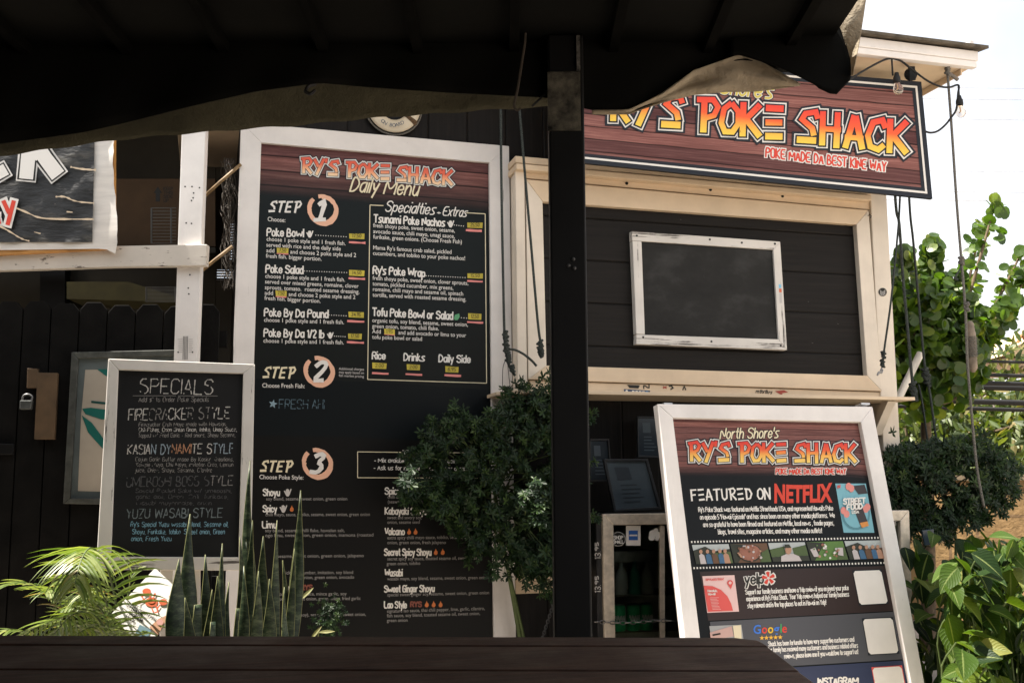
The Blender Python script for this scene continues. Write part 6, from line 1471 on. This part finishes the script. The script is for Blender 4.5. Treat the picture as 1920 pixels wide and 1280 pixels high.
# block wall
dw = rad(-40); n_w = Vector((-c_(YAW)*.62-.05, -.78, 0)).normalized(); pw0 = FACE(8.2).hit(1880, 900); PB = Plane(pw0, n_w); dw_ = Vector((-n_w.y, n_w.x, 0))
dw_ = dw_ if dw_.dot(R0) > 0 else -dw_
zt_w = pw0.z
t = NT('ochre block wall'); tc = t.n('TexCoord'); br = t.n('TexBrick'); mp = t.n('Mapping'); t.l(tc.outputs['UV'], mp.inputs[0]); t.l(mp.outputs[0], br.inputs['Vector'])
for k_, v_ in (('Scale', 1.0), ('Mortar Size', .012), ('Brick Width', .4), ('Row Height', .2)): br.inputs[k_].default_value = v_
br.inputs['Color1'].default_value = (.34, .22, .10, 1); br.inputs['Color2'].default_value = (.28, .18, .085, 1); br.inputs['Mortar'].default_value = (.20, .13, .07, 1)
nb_ = t.noise(t.coords((1, 1, 1)), 18, 5, .7); t.bump(nb_, .5, .02)
wm = t.fin(t.mix(1, br.outputs[0], t.ramp(nb_, [(.3, (.7,)*3), (.7, (1.15,)*3)]), 'MULTIPLY'), .9, 0, .2)
b = MB(); e0, e1 = pw0-dw_*2.6, pw0+dw_*5; Lw = 7.6
q4 = [Vector((e0.x, e0.y, 0)), Vector((e1.x, e1.y, 0)), Vector((e1.x, e1.y, zt_w)), Vector((e0.x, e0.y, zt_w))]
b.prism(q4, -n_w*.18, 0, [(0, 0), (Lw, 0), (Lw, zt_w), (0, zt_w)])
bw = thing('block_wall', 'sunlit ochre block wall behind the shrubs at the right', 'wall', ((e0.x+e1.x)/2, (e0.y+e1.y)/2, 0)); b.build('blocks', wm, bw)
b = MB(); b.prism([q4[3]+n_w*.02, q4[2]+n_w*.02, q4[2]+n_w*.02+Vector((0, 0, .04)), q4[3]+n_w*.02+Vector((0, 0, .04))], -n_w*.22); b.build('coping', dull('coping', (.22, .17, .11), .9), bw)
# power cables, pole, thatched roof corner
FC = FACE(9)
for i, (y0, y1, x0, r) in enumerate(((675, 676, 1835, .010), (698, 703, 1740, .013), (714, 718, 1700, .016), (722, 726, 1700, .020), (748, 754, 1690, .021), (760, 768, 1680, .015))):
    b = MB(); b.tube(curve([FACE(7.4+i*.1).hit(1640, y0-(x0-1640)*.012), FACE(7.4+i*.1).hit(1800, (y0+y1)/2+1), FACE(7.4+i*.1).hit(2200, y1+8)], 6), r, 6)
    tag(b.build('power_cable', M['wire'], None, smooth=True), ('topmost and thinnest of the black cables at the right', 'second highest black cable at the right', 'third black cable from the top at the right', 'fourth black cable from the top, close below the third', 'thick black cable second from the bottom at the right', 'lowest of the black cables at the right')[i], 'cable', 'black cables at the right')
for i, (y0, y1) in enumerate(((166, 166), (187, 188), (225, 225), (322, 323), (360, 362), (377, 378))):
    b = MB(); b.tube([FACE(40).hit(1500, y0-4), FACE(40).hit(2300, y1+4)], .012, 5); tag(b.build('overhead_wire', dull('grey wire', (.25, .25, .25), .6), None), ('highest of the thin wires across the pale sky', 'second highest thin wire across the pale sky', 'third thin wire across the pale sky, beside the bulb', 'fourth thin wire across the pale sky, left of the grey rope', 'second lowest thin wire across the pale sky', 'lowest thin wire across the pale sky above the tree')[i], 'wire', 'thin wires across the sky')
FPO = FACE(26); b = MB(); pz0 = FPO.hit(1852, 740); b.tube([(pz0.x, pz0.y, 0), FPO.hit(1848, 640)], [.15, .12], 8)
up_ = thing('utility_pole', 'grey utility pole far beyond the cables', 'pole', (pz0.x, pz0.y, 0)); b.build('shaft', dull('pole wood', (.3, .27, .23), .9), up_)
b = MB(); b.tube([FPO.hit(1835, 650), FPO.hit(1866, 648)], .05, 6); b.build('crossarm', dull('arm', (.3, .28, .25), .9), up_)
b = MB(); b.tube(curve([FPO.hit(1866, 648), FPO.hit(1880, 690), FPO.hit(1905, 702)]), .02, 5); b.build('service_wire', M['wire'], up_)
FT_ = FACE(13); hp = FT_.hit(1960, 680)
hh = thing('thatched_hut', 'straw roofed hut corner at the right edge beyond the cables', 'hut', (hp.x, hp.y, 0))
b = MB(); b.prism([FT_.hit(1878, 667), FT_.hit(1900, 652), FT_.hit(1945, 628), FT_.hit(2100, 560), FT_.hit(2260, 668)], FH*2.2); b.build('roof', dull('straw thatch', (.55, .42, .25), .9, 0, .3, 30, .1, .8), hh)
b = MB(); b.prism([FT_.hit(1882, 671), FT_.hit(2260, 672), FT_.hit(2260, 678), FT_.hit(1890, 673)], FH*2.2); b.build('eave', dull('brown eave wood', (.2, .13, .07), .8), hh)  # thin brown board below the thatch
for x in (1945, 2200):
    p = FT_.hit(x, 700); b = MB(); b.tube([(p.x, p.y, 0), (p.x, p.y, FT_.hit(x, 675).z)], .06, 7); b.build('post', bark, hh)
b = MB(); b.tube(curve([FT_.hit(x, y) for x, y in ((1908, 642), (1916, 628), (1922, 636), (1930, 624))]), .02, 5); b.build('roof_ornament', dull('rusty ornament', (.35, .16, .06), .7), hh)
